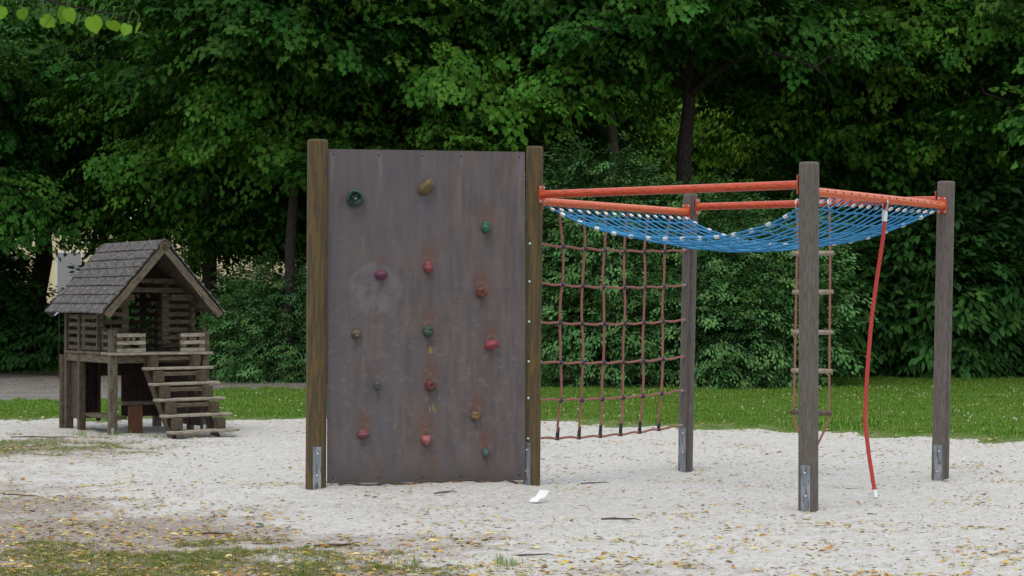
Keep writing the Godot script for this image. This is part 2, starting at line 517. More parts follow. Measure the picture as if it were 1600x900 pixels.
func wobble(p0: Vector3, p1: Vector3, steps: int, amount: float, bend := Vector3.ZERO) -> Array:
	var pts := []
	for i in steps + 1:
		var t := float(i) / steps
		pts.append(p0.lerp(p1, t) + bend * (4.0 * t * (1.0 - t)) + Vector3(rng.randf_range(-1, 1), 0.0, rng.randf_range(-1, 1)) * amount * (0.0 if i == 0 else 1.0))
	return pts

# o: x, d, r, h (height), low (lowest leaves), spread, lean (Vector2 at the top), limbs, n (twigs), col, bark, mesh, fork
func tree(label: String, o: Dictionary) -> Node3D:
	var t := thing(o.get("name", "maple_tree"), label, "tree", Vector3(o.x, ground_y(o.x, o.d) - 0.05, -o.d), 0.0, o.get("group", "trees of the wood behind the playground"))
	var H: float = o.h
	var lean: Vector2 = o.get("lean", Vector2.ZERO)
	var top := Vector3(lean.x, H, lean.y)
	var pts := wobble(Vector3.ZERO, top, 10, o.r * 0.35)
	var rad := []
	for i in 11: rad.append(o.r * (1.35 if i == 0 else 1.0 - 0.075 * i))
	var m := MB.new()
	m.tube(pts, rad, 12, true, 2.0, 0.6)
	put(t, "trunk", m.mesh(), o.get("bark", M.bark))
	var trs := []
	var cols := []
	var low: float = o.low
	var limbs: int = o.get("limbs", 15)
	var per: int = int(o.n / limbs)
	var az0 := rng.randf() * TAU
	var base: Color = o.get("col", Color(0.045, 0.105, 0.035))
	for i in limbs:
		var u := (i + 0.5) / limbs
		var hs := lerpf(low * 0.86, H * 0.9, pow(u, 1.15))
		var k := clampf(hs / H * 10.0, 0.0, 9.99)
		var p0: Vector3 = (pts[int(k)] as Vector3).lerp(pts[int(k) + 1], k - int(k))
		var az := az0 + i * 2.39996 + rng.randf_range(-0.3, 0.3)
		if o.has("face") and i % 3 != 2: az = PI * 0.5 + rng.randf_range(-1.25, 1.25)   # most low limbs reach out of the shade to the open side
		var L: float = o.spread * (0.62 + 0.38 * sin(PI * (0.25 + 0.7 * u))) * rng.randf_range(0.8, 1.15)
		var dir := Vector3(cos(az), 0, sin(az))
		var rise := L * rng.randf_range(0.05, 0.4) * (0.5 + u)
		var p1 := p0 + dir * L + Vector3(0, rise, 0)
		var lp := wobble(p0, p1, 6, 0.07, Vector3(0, 0.16 * L, 0))
		var lr := []
		var r0: float = maxf(o.r * (0.42 - 0.22 * u), 0.03)
		for q in 7: lr.append(lerpf(r0, 0.012, q / 6.0))
		var lm := MB.new()
		lm.tube(lp, lr, 7, false, 1.0, 0.6)
		put(t, "limb", lm.mesh(), o.get("bark", M.bark))
		var tone := rng.randf_range(0.8, 1.22)
		# leaves gather in clumps round the side shoots
		var clumps := []
		for q in 7:
			var w := 0.3 + 0.75 * (q + rng.randf()) / 7.0
			var kk := clampf(w * 6.0, 0.0, 5.99)
			var c: Vector3 = (lp[int(kk)] as Vector3).lerp(lp[int(kk) + 1], kk - int(kk))
			var side := rng.randf_range(-0.34, 0.34) * L * (0.4 + 0.6 * w)
			var cp: Vector3 = c + dir.cross(Vector3.UP) * side + Vector3(0, rng.randf_range(-0.55, 0.5), 0) + dir * maxf(w - 1.0, 0.0) * L
			clumps.append([cp, atan2(dir.x, dir.z) + side * 0.6, rng.randf_range(0.75, 1.3), rng.randf_range(0.3, 0.62)])
			if absf(side) > 0.4:
				var sm := MB.new()
				sm.tube([c, c.lerp(cp, 0.5) + Vector3(0, 0.1, 0), cp], [0.022, 0.014, 0.007], 5, false, 1.0, 0.6)
				put(t, "twig", sm.mesh(), o.get("bark", M.bark))
		for s in per:
			var cl: Array = clumps[s % clumps.size()]
			var c: Vector3 = (cl[0] as Vector3) + Vector3(rng.randfn(), rng.randfn() * 0.6, rng.randfn()) * cl[3]
			if c.y < low + rng.randf_range(-0.35, 0.35): continue
			var b := Basis(Vector3.UP, cl[1] + rng.randf_range(-1.5, 1.5)) * Basis(Vector3.RIGHT, rng.randf_range(-0.15, 0.8)) * Basis(Vector3.BACK, rng.randf_range(-0.45, 0.45))
			trs.append(Transform3D(b * rng.randf_range(0.5, 0.95) * float(o.get("size", 1.0)), c))
			var f: float = tone * cl[2] * rng.randf_range(0.75, 1.25)
			cols.append(Color(base.r * f * rng.randf_range(0.8, 1.35), base.g * f, base.b * f))
	multi(t, "crown", o.mesh, o.get("leaf", M.maple), trs, cols)
	return t

# o: lobes [[x, y, z, rx, ry, rz], ...] about the base, n, col, mesh
func shrub(called: String, label: String, at: Vector3, o: Dictionary) -> Node3D:
	var t := thing(called, label, "shrub", at, 0.0, o.get("group", "shrubs at the edge of the wood"))
	var trs := []
	var cols := []
	var total := 0.0
	for l in o.lobes: total += l[3] * l[4] + l[4] * l[5] + l[3] * l[5]
	var base: Color = o.col
	for l in o.lobes:
		var c := Vector3(l[0], l[1], l[2])
		var st := MB.new()
		st.tube(wobble(Vector3(l[0] * 0.35, 0, l[2] * 0.35), c + Vector3(0, l[4] * 0.5, 0), 5, 0.06), [0.05, 0.045, 0.035, 0.03, 0.02, 0.01], 6, false)
		put(t, "stem", st.mesh(), M.bark)
		var k := int(o.n * (l[3] * l[4] + l[4] * l[5] + l[3] * l[5]) / total)
		for i in k:
			var d := Vector3(rng.randfn(), rng.randfn(), rng.randfn()).normalized()
			var rr := 1.0 - 0.5 * pow(rng.randf(), 1.6) + (0.3 * pow(rng.randf(), 6.0) + 0.3) * n_low.get_noise_3d(c.x * 9.0 + d.x * 14.0, d.y * 14.0, c.z * 9.0 + d.z * 14.0)
			var p := c + d * Vector3(l[3], l[4], l[5]) * rr
			if p.y < 0.05: continue
			var tilt := rng.randf_range(-0.9, 0.35) if d.y > -0.2 else rng.randf_range(-0.2, 0.7)
			var b := Basis(Vector3.UP, atan2(d.x, d.z) + rng.randf_range(-0.9, 0.9)) * Basis(Vector3.RIGHT, tilt) * Basis(Vector3.BACK, rng.randf_range(-0.5, 0.5))
			trs.append(Transform3D(b * rng.randf_range(0.65, 1.15) * float(o.get("size", 0.6)), p))
			var f := rng.randf_range(0.7, 1.3)
			cols.append(Color(base.r * f * rng.randf_range(0.85, 1.15), base.g * f, base.b * f * rng.randf_range(0.9, 1.1)))
	multi(t, "foliage", o.mesh, M.shrub, trs, cols)
	return t

func tuft(blades: int, spread: float, seed_: int) -> ArrayMesh:
	var r := RandomNumberGenerator.new()
	r.seed = seed_
	var m := MB.new()
	for i in blades:
		var a := r.randf() * TAU
		var out := Vector3(cos(a), 0, sin(a))
		var p := out * r.randf_range(0.0, spread)
		var h := r.randf_range(0.5, 1.0)
		var lean := out * h * r.randf_range(0.1, 0.75)
		var w := out.cross(Vector3.UP) * r.randf_range(0.02, 0.036)
		var k := r.randf_range(0.75, 1.25)
		m.col = Color(k * r.randf_range(0.85, 1.25), k, k)
		var nn := (out * 0.6 + Vector3.UP).normalized()
		var i0 := m.add(p - w, nn, Vector2(0, 0))
		var i1 := m.add(p + w, nn, Vector2(1, 0))
		var mid := p + lean * 0.35 + Vector3(0, h * 0.62, 0)
		var i2 := m.add(mid + w * 0.75, nn, Vector2(1, 0.6))
		var i3 := m.add(mid - w * 0.75, nn, Vector2(0, 0.6))
		var i4 := m.add(p + lean + Vector3(0, h * 0.93, 0), nn, Vector2(0.5, 1))
		m.quad(i0, i1, i2, i3)
		m.tri(i3, i2, i4)
	return m.mesh()

# ---------------------------------------------------------------- climbing wall
const A0 := Vector3(-1.639, -0.35, -16.30)
const A1 := Vector3(-1.622, 2.972, -16.30)
const B0 := Vector3(0.165, -0.35, -16.72)
const B1 := Vector3(0.196, 2.95, -16.72)
const C0 := Vector3(1.66, -0.35, -18.8)
const C1 := Vector3(1.722, 2.66, -18.8)
const D0 := Vector3(2.313, -0.35, -15.27)
const D1 := Vector3(2.325, 2.71, -15.27)
const E0 := Vector3(3.825, -0.35, -17.5)
const E1 := Vector3(3.893, 2.70, -17.5)

# places of the holds on the panel, as shares of its width and height from its upper left corner
const HOLDS := [
	["cup", 0.137, 0.147, 0.08, 0.078, Color(0.17, 0.36, 0.29), "large green cup shaped climbing hold"],
	["kidney", 0.494, 0.110, 0.084, 0.064, Color(0.43, 0.36, 0.17), "large olive tan kidney shaped climbing hold"],
	["knob", 0.797, 0.230, 0.042, 0.058, Color(0.1, 0.42, 0.28), "bright green climbing hold worn dark below"],
	["wedge", 0.268, 0.377, 0.060, 0.046, Color(0.43, 0.15, 0.32), "magenta wedge shaped climbing hold"],
	["knob", 0.504, 0.352, 0.042, 0.058, Color(0.62, 0.22, 0.25), "raspberry climbing hold with a notch on top"],
	["ring", 0.775, 0.428, 0.050, 0.052, Color(0.48, 0.2, 0.14), "rust red climbing hold with a slanted lip"],
	["hook", 0.142, 0.555, 0.050, 0.044, Color(0.42, 0.36, 0.28), "tan hook shaped climbing hold near the left post"],
	["slot", 0.504, 0.547, 0.050, 0.052, Color(0.13, 0.31, 0.22), "dark green slotted climbing hold"],
	["wedge", 0.828, 0.588, 0.066, 0.046, Color(0.66, 0.22, 0.27), "rose red wedge shaped climbing hold"],
	["ring", 0.249, 0.708, 0.033, 0.038, Color(0.3, 0.36, 0.37), "small grey blue climbing hold"],
	["ring", 0.516, 0.709, 0.052, 0.050, Color(0.43, 0.16, 0.18), "dark crimson climbing hold in the middle row"],
	["slot", 0.744, 0.803, 0.045, 0.044, Color(0.52, 0.39, 0.18), "mustard climbing hold above the lowest corner"],
	["knob", 0.178, 0.852, 0.058, 0.046, Color(0.52, 0.24, 0.3), "dusty pink oval climbing hold low on the left"],
	["tooth", 0.494, 0.872, 0.048, 0.050, Color(0.76, 0.38, 0.4), "pale pink tooth shaped climbing hold with two bolts"],
	["tooth", 0.797, 0.914, 0.036, 0.044, Color(0.23, 0.36, 0.38), "small blue grey pointed climbing hold"],
]

func panel_texture(w: int, h: int) -> ImageTexture:
	var n1 := noise(0.008, 71, 4)
	var n2 := noise(0.03, 72, 4)
	var n3 := noise(0.5, 73, 2)
	var r := RandomNumberGenerator.new()
	r.seed = 77
	var pw := 1.685
	var ph := 2.797
	# how red brown the trodden film above each hold is
	var rub := [0.0, 0.0, 0.55, 0.35, 0.55, 0.7, 0.1, 0.6, 0.75, 0.25, 0.9, 0.85, 0.75, 0.95, 0.8]
	var scr := []
	for i in 420:
		scr.append([r.randf() * w, (0.15 + 0.8 * r.randf()) * h, r.randf_range(4, 22), r.randf_range(-0.5, 0.5), r.randf() < 0.62])
	var im := Image.create(w, h, false, Image.FORMAT_RGB8)
	for y in h:
		var v := float(y) / h
		for x in w:
			var u := float(x) / w
			var a := n1.get_noise_2d(x * 2.2, y * 0.7)
			var b := n2.get_noise_2d(x * 1.6, y * 0.22)
			var g := n3.get_noise_2d(x, y * 0.8)
			var c := Color(0.358, 0.322, 0.328).lerp(Color(0.4, 0.35, 0.338), smoothstep(-0.35, 0.35, a)) * (1.0 + 0.14 * b + 0.05 * g)
			# the bluish bloom of the film on the left and upper parts, in flowing vertical patches
			c = c.lerp(Color(0.365, 0.352, 0.38), 0.6 * smoothstep(-0.25, 0.3, n1.get_noise_2d(x * 1.7 + 900.0, y * 0.45) + 0.5 - 0.9 * u - 0.35 * v))
			# brown vertical band worn down the middle and the right
			for s in [[0.51, 0.05], [0.79, 0.035]]:
				c = c.lerp(Color(0.375, 0.295, 0.265), 0.55 * exp(-pow((u - s[0]) / s[1], 2.0)) * smoothstep(0.25, 0.55, v) * (0.6 + 0.9 * a))
			for i in HOLDS.size():
				if rub[i] <= 0.0: continue
				var dx: float = (u - HOLDS[i][1]) * pw
				var dy: float = (v - HOLDS[i][2]) * ph
				if absf(dx) > 0.16 or dy < -0.36 or dy > 0.2: continue
				var q := exp(-pow(dx / 0.062, 2.0)) * (exp(-pow((dy + 0.1) / 0.085, 2.0)))
				c = c.lerp(Color(0.4, 0.275, 0.235), minf(rub[i] * 1.45 * q * (0.85 + 0.7 * b + 0.3 * g), 1.0))
				var ring := exp(-pow((Vector2(dx * 1.1, dy + 0.045).length() - 0.042) / 0.013, 2.0))
				c = c.lerp(Color(0.56, 0.46, 0.38), rub[i] * 0.55 * ring * clampf(0.6 + 1.6 * b + g, 0.0, 1.0) * (1.0 if dy < -0.02 else 0.0))
				# drip of grime below the hold
				var drip := exp(-pow((dx + 0.008 * sin(dy * 60.0)) / 0.016, 2.0)) * smoothstep(0.0, 0.03, dy) * (1.0 - smoothstep(0.08, 0.19, dy))
				c = c.lerp(Color(0.27, 0.235, 0.235), 0.5 * drip)
			# pale runs below the upper fixing holes
			for s in [0.02, 0.255, 0.475, 0.67, 0.975]:
				var run := exp(-pow((u - s - 0.004 * sin(v * 30.0)) / 0.012, 2.0)) * (1.0 - smoothstep(0.03, 0.17 + 0.1 * s, v)) * smoothstep(0.0, 0.012, v)
				c = c.lerp(Color(0.52, 0.5, 0.51), 0.6 * run * (0.75 + b))
			# a pale round stain, left of the middle
			var disc := Vector2((u - 0.235) * pw, (v - 0.42) * ph).length() + 0.02 * a + 0.025 * n2.get_noise_2d(x * 0.8, y * 0.8)
			c = c.lerp(Color(0.47, 0.45, 0.455), 0.62 * (1.0 - smoothstep(0.2, 0.24, disc)) * clampf(0.75 + 1.1 * n2.get_noise_2d(x * 0.9, y * 0.7) + 0.3 * g, 0.15, 1.0))
			var ring2 := Vector2((u - 0.09) * pw, (v - 0.695) * ph)
			c = c.lerp(Color(0.47, 0.44, 0.44), 0.4 * exp(-pow((ring2.length() - 0.06) / 0.009, 2.0)) * smoothstep(-0.03, 0.03, ring2.y) * (0.6 + b))
			# chalky blotches
			c = c.lerp(Color(0.47, 0.435, 0.43), 0.5 * smoothstep(0.2, 0.5, n2.get_noise_2d(x * 0.9 + 300.0, y * 0.9)) * exp(-pow((v - 0.68) / 0.3, 2.0)))
			# faint yellow drawn corner
			if (absf(u - 0.176) < 0.004 and v > 0.2 and v < 0.3) or (absf(v - 0.3) < 0.0022 and u > 0.176 and u < 0.33):
				c = c.lerp(Color(0.5, 0.45, 0.25), 0.28 * clampf(0.6 + 2.0 * g, 0.0, 1.0))
			# yellow crayon marks
			for s in [[0.517, 0.603, 0.009, 0.011], [0.513, 0.780, 0.004, 0.012], [0.53, 0.776, 0.004, 0.013], [0.542, 0.782, 0.003, 0.009]]:
				var e := Vector2((u - s[0] - 0.25 * (v - s[1])) / s[2], (v - s[1]) / s[3]).length()
				if e < 1.0 and g > -0.25 + 0.3 * e: c = Color(0.66, 0.56, 0.16)
			# dirt along the foot
			c = c.lerp(Color(0.29, 0.26, 0.25), 0.5 * smoothstep(0.93, 1.0, v + 0.05 * b))
			im.set_pixel(x, y, c * 0.885)
	for s in scr:
		for k in int(s[2]):
			var x := int(s[0] + k * (1.0 if s[4] else s[3]))
			var y := int(s[1] + k * (s[3] if s[4] else 1.0))
			if x >= 0 and y >= 0 and x < w and y < h:
				var c := im.get_pixel(x, y)
				im.set_pixel(x, y, c.lerp(Color(0.6, 0.57, 0.56) if k % 3 != 0 and s[3] > -0.2 else Color(0.15, 0.12, 0.12), 0.5))
	return tex(im)

func hold_mesh(kind: String, w: float, h: float) -> ArrayMesh:
	var m := MB.new()
	var depth := 0.5 * minf(w, h) + 0.018
	var sh := func(p: Vector3, d: Vector3) -> Vector3:
		var q := p
		var x := d.x
		var y := d.y
		if d.z < 0.0: q.z = p.z * 0.25
		var bump := 0.035 * sin(x * 4.0 + y * 3.0) + 0.03 * sin(y * 6.0 - x * 4.0)
		q *= 1.0 + bump
		match kind:
			"cup":
				var rr := Vector2(x + 0.1, y - 0.08).length()
				if d.z > 0.0 and rr < 0.72: q.z = depth * (0.2 + 0.65 * smoothstep(0.45, 0.72, rr))
			"kidney":
				q.y += h * 0.16 * x - h * 0.18 * exp(-pow((x + 0.35) / 0.3, 2.0)) * maxf(y, 0.0)
				q.z *= 1.0 + 0.25 * y
			"wedge":
				q.z *= 1.15 if y > 0.25 else 0.62 + 0.5 * (y + 1.0)
				q.x *= 1.0 + 0.22 * y
			"knob":
				q.z -= depth * 0.35 * exp(-pow((y - 0.3) / 0.14, 2.0)) * maxf(d.z, 0.0)
			"slot":
				q.z -= depth * 0.45 * exp(-pow((y - 0.25 + 0.25 * x) / 0.12, 2.0)) * maxf(d.z, 0.0)
				q.x *= 1.0 + 0.25 * y
			"ring":
				q.z -= depth * 0.5 * exp(-pow(Vector2(x - 0.05, y + 0.1).length() / 0.3, 2.0)) * maxf(d.z, 0.0)
				q.z += depth * 0.25 * smoothstep(0.2, 0.7, y + 0.3 * x) * maxf(d.z, 0.0)
			"hook":
				if x < 0.1 and y < 0.1: q *= 0.72
				q.x += w * 0.1 * y
			"tooth":
				q.x *= 0.62 + 0.42 * (y + 1.0) * 0.75
				q.y -= h * 0.12 * (1.0 - absf(x))
		return q
	m.ball(Vector3.ZERO, Vector3(w * 0.5, h * 0.5, depth), 14, 22, sh)
	m.renormal()
	return m.mesh()

func bracket(parent: Node, post_at: Vector3, r: float, angle: float, y0: float, y1: float, w := 0.07) -> void:
	# a flat galvanised strip let into the foot of a post; angle from the side that faces the open sand
	var dir := Vector3(sin(angle), 0, cos(angle))
	var rot := Basis(Vector3.UP, angle)
	var b := box(parent, "foot_bracket", post_at + dir * (r + 0.001) + Vector3(0, (y0 + y1) * 0.5 - post_at.y, 0), Vector3(w, y1 - y0, 0.012), M.steel, rot, 0.003)
	for k in [y1 - 0.06, y1 - 0.24]:
		var s := MB.new()
		s.ball(Vector3.ZERO, Vector3(0.011, 0.011, 0.008), 5, 8)
		put(b, "bolt", s.mesh(), M.zinc, Transform3D(Basis.IDENTITY, Vector3(rng.randf_range(-0.01, 0.01), k - (y0 + y1) * 0.5, 0.007)))

func climbing_wall() -> void:
	var at := Vector3(-0.718, 0.0, -16.49)
	var t := thing("climbing_wall", "tall purple brown climbing wall panel with coloured holds between two ochre posts", "climbing wall", at, 0.1911)
	var inv := t.transform.affine_inverse()
	for a in [[A0, A1, 0.0865, 0.05], [B0, B1, 0.0715, -0.75]]:
		var m := MB.new()
		var p0: Vector3 = inv * (a[0] as Vector3)
		var p1: Vector3 = inv * (a[1] as Vector3)
		m.post(p0, p1, a[2], [[1.9, 0.006, 0.6, 2.4]] if a[3] > 0.0 else [[1.25, 0.006, 1.0, 3.2]])
		var o := put(t, "post", m.mesh(), M.post_ochre)
		bracket(o, Vector3(p0.x, 0, p0.z), a[2], a[3], -0.1, 0.415, 0.07)
		if a[3] < 0.0:
			for y in [2.114, 1.79, 1.447, 1.108, 0.796, 0.452]:
				var s := MB.new()
				s.ball(Vector3(p0.x, y, p0.z) + (p1 - p0) * ((y + 0.35) / 3.3) * Vector3(1, 0, 1) + Vector3(-0.046, 0, 0.056), Vector3(0.013, 0.013, 0.011), 6, 10)
				put(o, "bolt", s.mesh(), M.zinc)
	var w := 1.685
	var y0 := 0.1
	var y1 := 2.897
	var th := 0.022
	var p := MB.new()
	var fr := th * 0.5
	var pts := [Vector3(-w / 2, y0, fr), Vector3(w / 2, y0, fr), Vector3(w / 2, y1, fr), Vector3(-w / 2, y1, fr)]
	var bk := []
	for q in pts: bk.append(q - Vector3(0, 0, th))
	p.face(pts, Vector3(0, 0, 1), [Vector2(0, 1), Vector2(1, 1), Vector2(1, 0), Vector2(0, 0)])
	p.face(bk, Vector3(0, 0, -1), [Vector2(1, 1), Vector2(0, 1), Vector2(0, 0), Vector2(1, 0)])
	for e in [[0, 1, Vector3.DOWN], [1, 2, Vector3.RIGHT], [2, 3, Vector3.UP], [3, 0, Vector3.LEFT]]:
		p.face([pts[e[0]], pts[e[1]], bk[e[1]], bk[e[0]]], e[2], [Vector2(0.3, 0.7), Vector2(0.32, 0.72), Vector2(0.32, 0.73), Vector2(0.3, 0.71)])
	var pm := relief(mat(Color(1, 1, 1), 0.62, panel_texture(520, 864)), M.grain, 0.02)
	var panel := put(t, "panel", p.mesh(), pm)
	for i in HOLDS.size():
		var o: Array = HOLDS[i]
		var dull: Color = o[5]
		var hm := relief(mat(dull.lerp(Color(0.28, 0.25, 0.24), 0.38), 0.6), M.grain, 0.08)
		var c := Vector3((o[1] - 0.5) * w, y1 - o[2] * (y1 - y0), fr + 0.008)
		var turn := Basis(Vector3.BACK, [0.2, 0.25, -0.1, 0.12, 0.1, 0.45, 0.3, 0.0, 0.3, 0.2, 0.35, 0.2, 0.15, 0.05, -0.25][i])
		var h := put(t, "climbing_hold", hold_mesh(o[0], o[3] * w * 1.1, o[4] * w * 1.1), hm, Transform3D(turn, c))
		h.set_meta("label", o[6])
		var bolts := [Vector2(-0.011, 0.004), Vector2(0.013, 0.008)] if i == 13 else [Vector2(0, -0.004)]
		for q in bolts:
			var s := MB.new()
			var z: float = 0.5 * minf(o[3], o[4]) * w + 0.012
			if o[0] in ["cup", "ring"]: z *= 0.5
			s.tube([Vector3(q.x, q.y, z - 0.012), Vector3(q.x, q.y, z + 0.004)], 0.006, 8)
			put(h, "bolt", s.mesh(), M.zinc)
	for x in [0.03, 0.255, 0.475, 0.67, 0.97]:
		for y in [0.016, 0.984]:
			var s := MB.new()
			s.ball(Vector3((x - 0.5) * w, y1 - y * (y1 - y0), fr), Vector3(0.008, 0.008, 0.005), 4, 8)
			put(panel, "screw", s.mesh(), M.black_rubber)

# ---------------------------------------------------------------- climbing frame
func on_post(p0: Vector3, p1: Vector3, y: float) -> Vector3:
	return p0.lerp(p1, (y - p0.y) / (p1.y - p0.y))

func beam(t: Node, a: Vector3, b: Vector3, r: float, ra: float, rb: float, mt: Material, holes := 0) -> void:
	var dir := (b - a).normalized()
	var p0 := a + dir * ra
	var p1 := b - dir * rb
	var m := MB.new()
	m.tube([p0, p1], r, 20, true, 1.0, 0.8)
	var o := put(t, "beam", m.mesh(), mt)
	for e in [[p0, dir], [p1, -dir]]:
		var rot := Basis.looking_at(e[1], Vector3.UP)
		var f := box(o, "flange", e[0] + e[1] * 0.004, Vector3(0.085, 0.15, 0.012), M.red_paint, rot, 0.003)
		for q in [Vector2(-0.028, 0.058), Vector2(0.028, 0.058), Vector2(-0.028, -0.058), Vector2(0.028, -0.058)]:
			var s := MB.new()
			s.ball(Vector3(q.x, q.y, -0.007), Vector3(0.009, 0.009, 0.006), 4, 8)
			put(f, "bolt", s.mesh(), M.zinc)
	for i in holes:
		var c: Vector3 = p0.lerp(p1, 0.07 + 0.86 * i / (holes - 1))
		var out := dir.cross(Vector3.UP).normalized()
		var hd := (out + Vector3(0, 0.35, 0)).normalized()
		var s := MB.new()
		s.tube([c + hd * (r - 0.004), c + hd * (r + 0.003)], 0.0085, 8)
		put(o, "rubber_plug", s.mesh(), M.black_rubber)

func climbing_frame() -> void:
	var t := thing("rope_climber", "square climbing frame of red and orange steel beams on grey round posts", "climbing frame", Vector3(2.05, 0, -17.0))
	var inv := t.transform.affine_inverse()
	for a in [[C0, C1, 0.07, -0.55, -0.05, 0.42, [[1.45, 0.022, 0.0, 3.1], [1.15, 0.006, 0.5, 2.5]]], [D0, D1, 0.0775, -0.42, -0.08, 0.345, [[2.3, 0.005, 0.2, 2.0], [0.9, 0.004, 1.2, 2.9]]], [E0, E1, 0.0765, -0.45, -0.05, 0.345, [[1.05, 0.015, 0.0, 2.2], [1.9, 0.004, 0.8, 2.8]]]]:
		var m := MB.new()
		var p0: Vector3 = inv * (a[0] as Vector3)
		var p1: Vector3 = inv * (a[1] as Vector3)
		m.post(p0, p1, a[2], a[6])
		var o := put(t, "post", m.mesh(), M.post_grey)
		bracket(o, Vector3(p0.x, 0, p0.z) + (p1 - p0) * Vector3(1, 0, 1) * 0.14, a[2], a[3], a[4], a[5], 0.076)
	var yf := 2.535
	var ys := 2.482
	var j := func(p0: Vector3, p1: Vector3, y: float) -> Vector3: return inv * on_post(p0, p1, y)
	beam(t, j.call(B0, B1, yf), j.call(D0, D1, yf), 0.035, 0.0715, 0.0775, M.red_paint)
	beam(t, j.call(C0, C1, yf), j.call(E0, E1, yf), 0.035, 0.07, 0.0765, M.red_paint)
	beam(t, j.call(B0, B1, ys), j.call(C0, C1, ys), 0.035, 0.0715, 0.07, M.orange_paint)
	beam(t, j.call(D0, D1, ys), j.call(E0, E1, ys), 0.037, 0.0775, 0.0765, M.orange_paint, 16)

func rope_grid() -> void:
	var t := thing("climbing_net", "rust red rope climbing net with dark knots hung between ochre and split grey post", "climbing net", Vector3(0.9, 0, -17.76))
	var inv := t.transform.affine_inverse()
	var hy := [2.115, 1.78, 1.447, 1.104, 0.78, 0.447]
	var cross := []
	for i in 6:
		var a: Vector3 = inv * on_post(B0, B1, hy[i])
		var b: Vector3 = inv * on_post(C0, C1, hy[i] - (0.0 if i < 3 else 0.012))
		var d := (b - a).normalized()
		a += d * 0.07
		b -= d * 0.07
		var side := d.cross(Vector3.UP)
		var pts := []
		var row := []
		for k in 29:
			var u := k / 28.0
			var p := a.lerp(b, u) - Vector3(0, 0.03 * 4.0 * u * (1.0 - u), 0) + side * 0.012 * sin(u * 9.0 + i * 2.0)
			p.y += 0.006 * sin(u * TAU * 7.0 + i)
			pts.append(p)
		for k in 6:
			var u := (k + 1.0) / 7.0 - 0.004 * k + 0.006 * sin(i * 1.7 + k)
			if i == 5: u -= 0.014
			var q := u * 28.0
			row.append((pts[int(q)] as Vector3).lerp(pts[int(q) + 1], q - int(q)))
		cross.append(row)
		var m := MB.new()
		m.tube(pts, 0.0105, 8, true, 2.0, 40.0)
		put(t, "rope", m.mesh(), M.rope_rust)
		for e in [[a, d], [b, -d]]:
			var s := MB.new()
			s.tube([e[0] - e[1] * 0.004, e[0] + e[1] * 0.04], 0.016, 10)
			put(t, "ferrule", s.mesh(), M.zinc)
	for k in 6:
		var top: Vector3 = inv * (on_post(B0, B1, 2.45).lerp(on_post(C0, C1, 2.45), (k + 1.0) / 7.0))
		var pts := []
		var line := [top]
		for i in 6: line.append(cross[i][k])
		for i in 6:
			for q in 5:
				var u := q / 5.0
				var p: Vector3 = (line[i] as Vector3).lerp(line[i + 1], u)
				p += Vector3(1, 0, -1.3).normalized() * 0.012 * sin(u * PI) * sin(i * 2.1 + k * 1.3)
				pts.append(p)
		pts.append(line[6])
		var m := MB.new()
		m.tube(pts, 0.0105, 8, true, 2.0, 40.0)
		put(t, "rope", m.mesh(), M.rope_rust)
		for i in 5:
			var s := MB.new()
			s.ball(cross[i][k], Vector3(0.026, 0.022, 0.026), 7, 12)
			put(t, "knot", s.mesh(), M.knot)
		var dn: Vector3 = ((cross[4][k] as Vector3) - (cross[5][k] as Vector3)).normalized()
		var s2 := MB.new()
		var e0: Vector3 = cross[5][k]
		s2.tube([e0 - dn * 0.016, e0 + dn * 0.03, e0 + dn * 0.1], [0.019, 0.016, 0.014], 10)
		put(t, "sleeve", s2.mesh(), M.black_rubber)

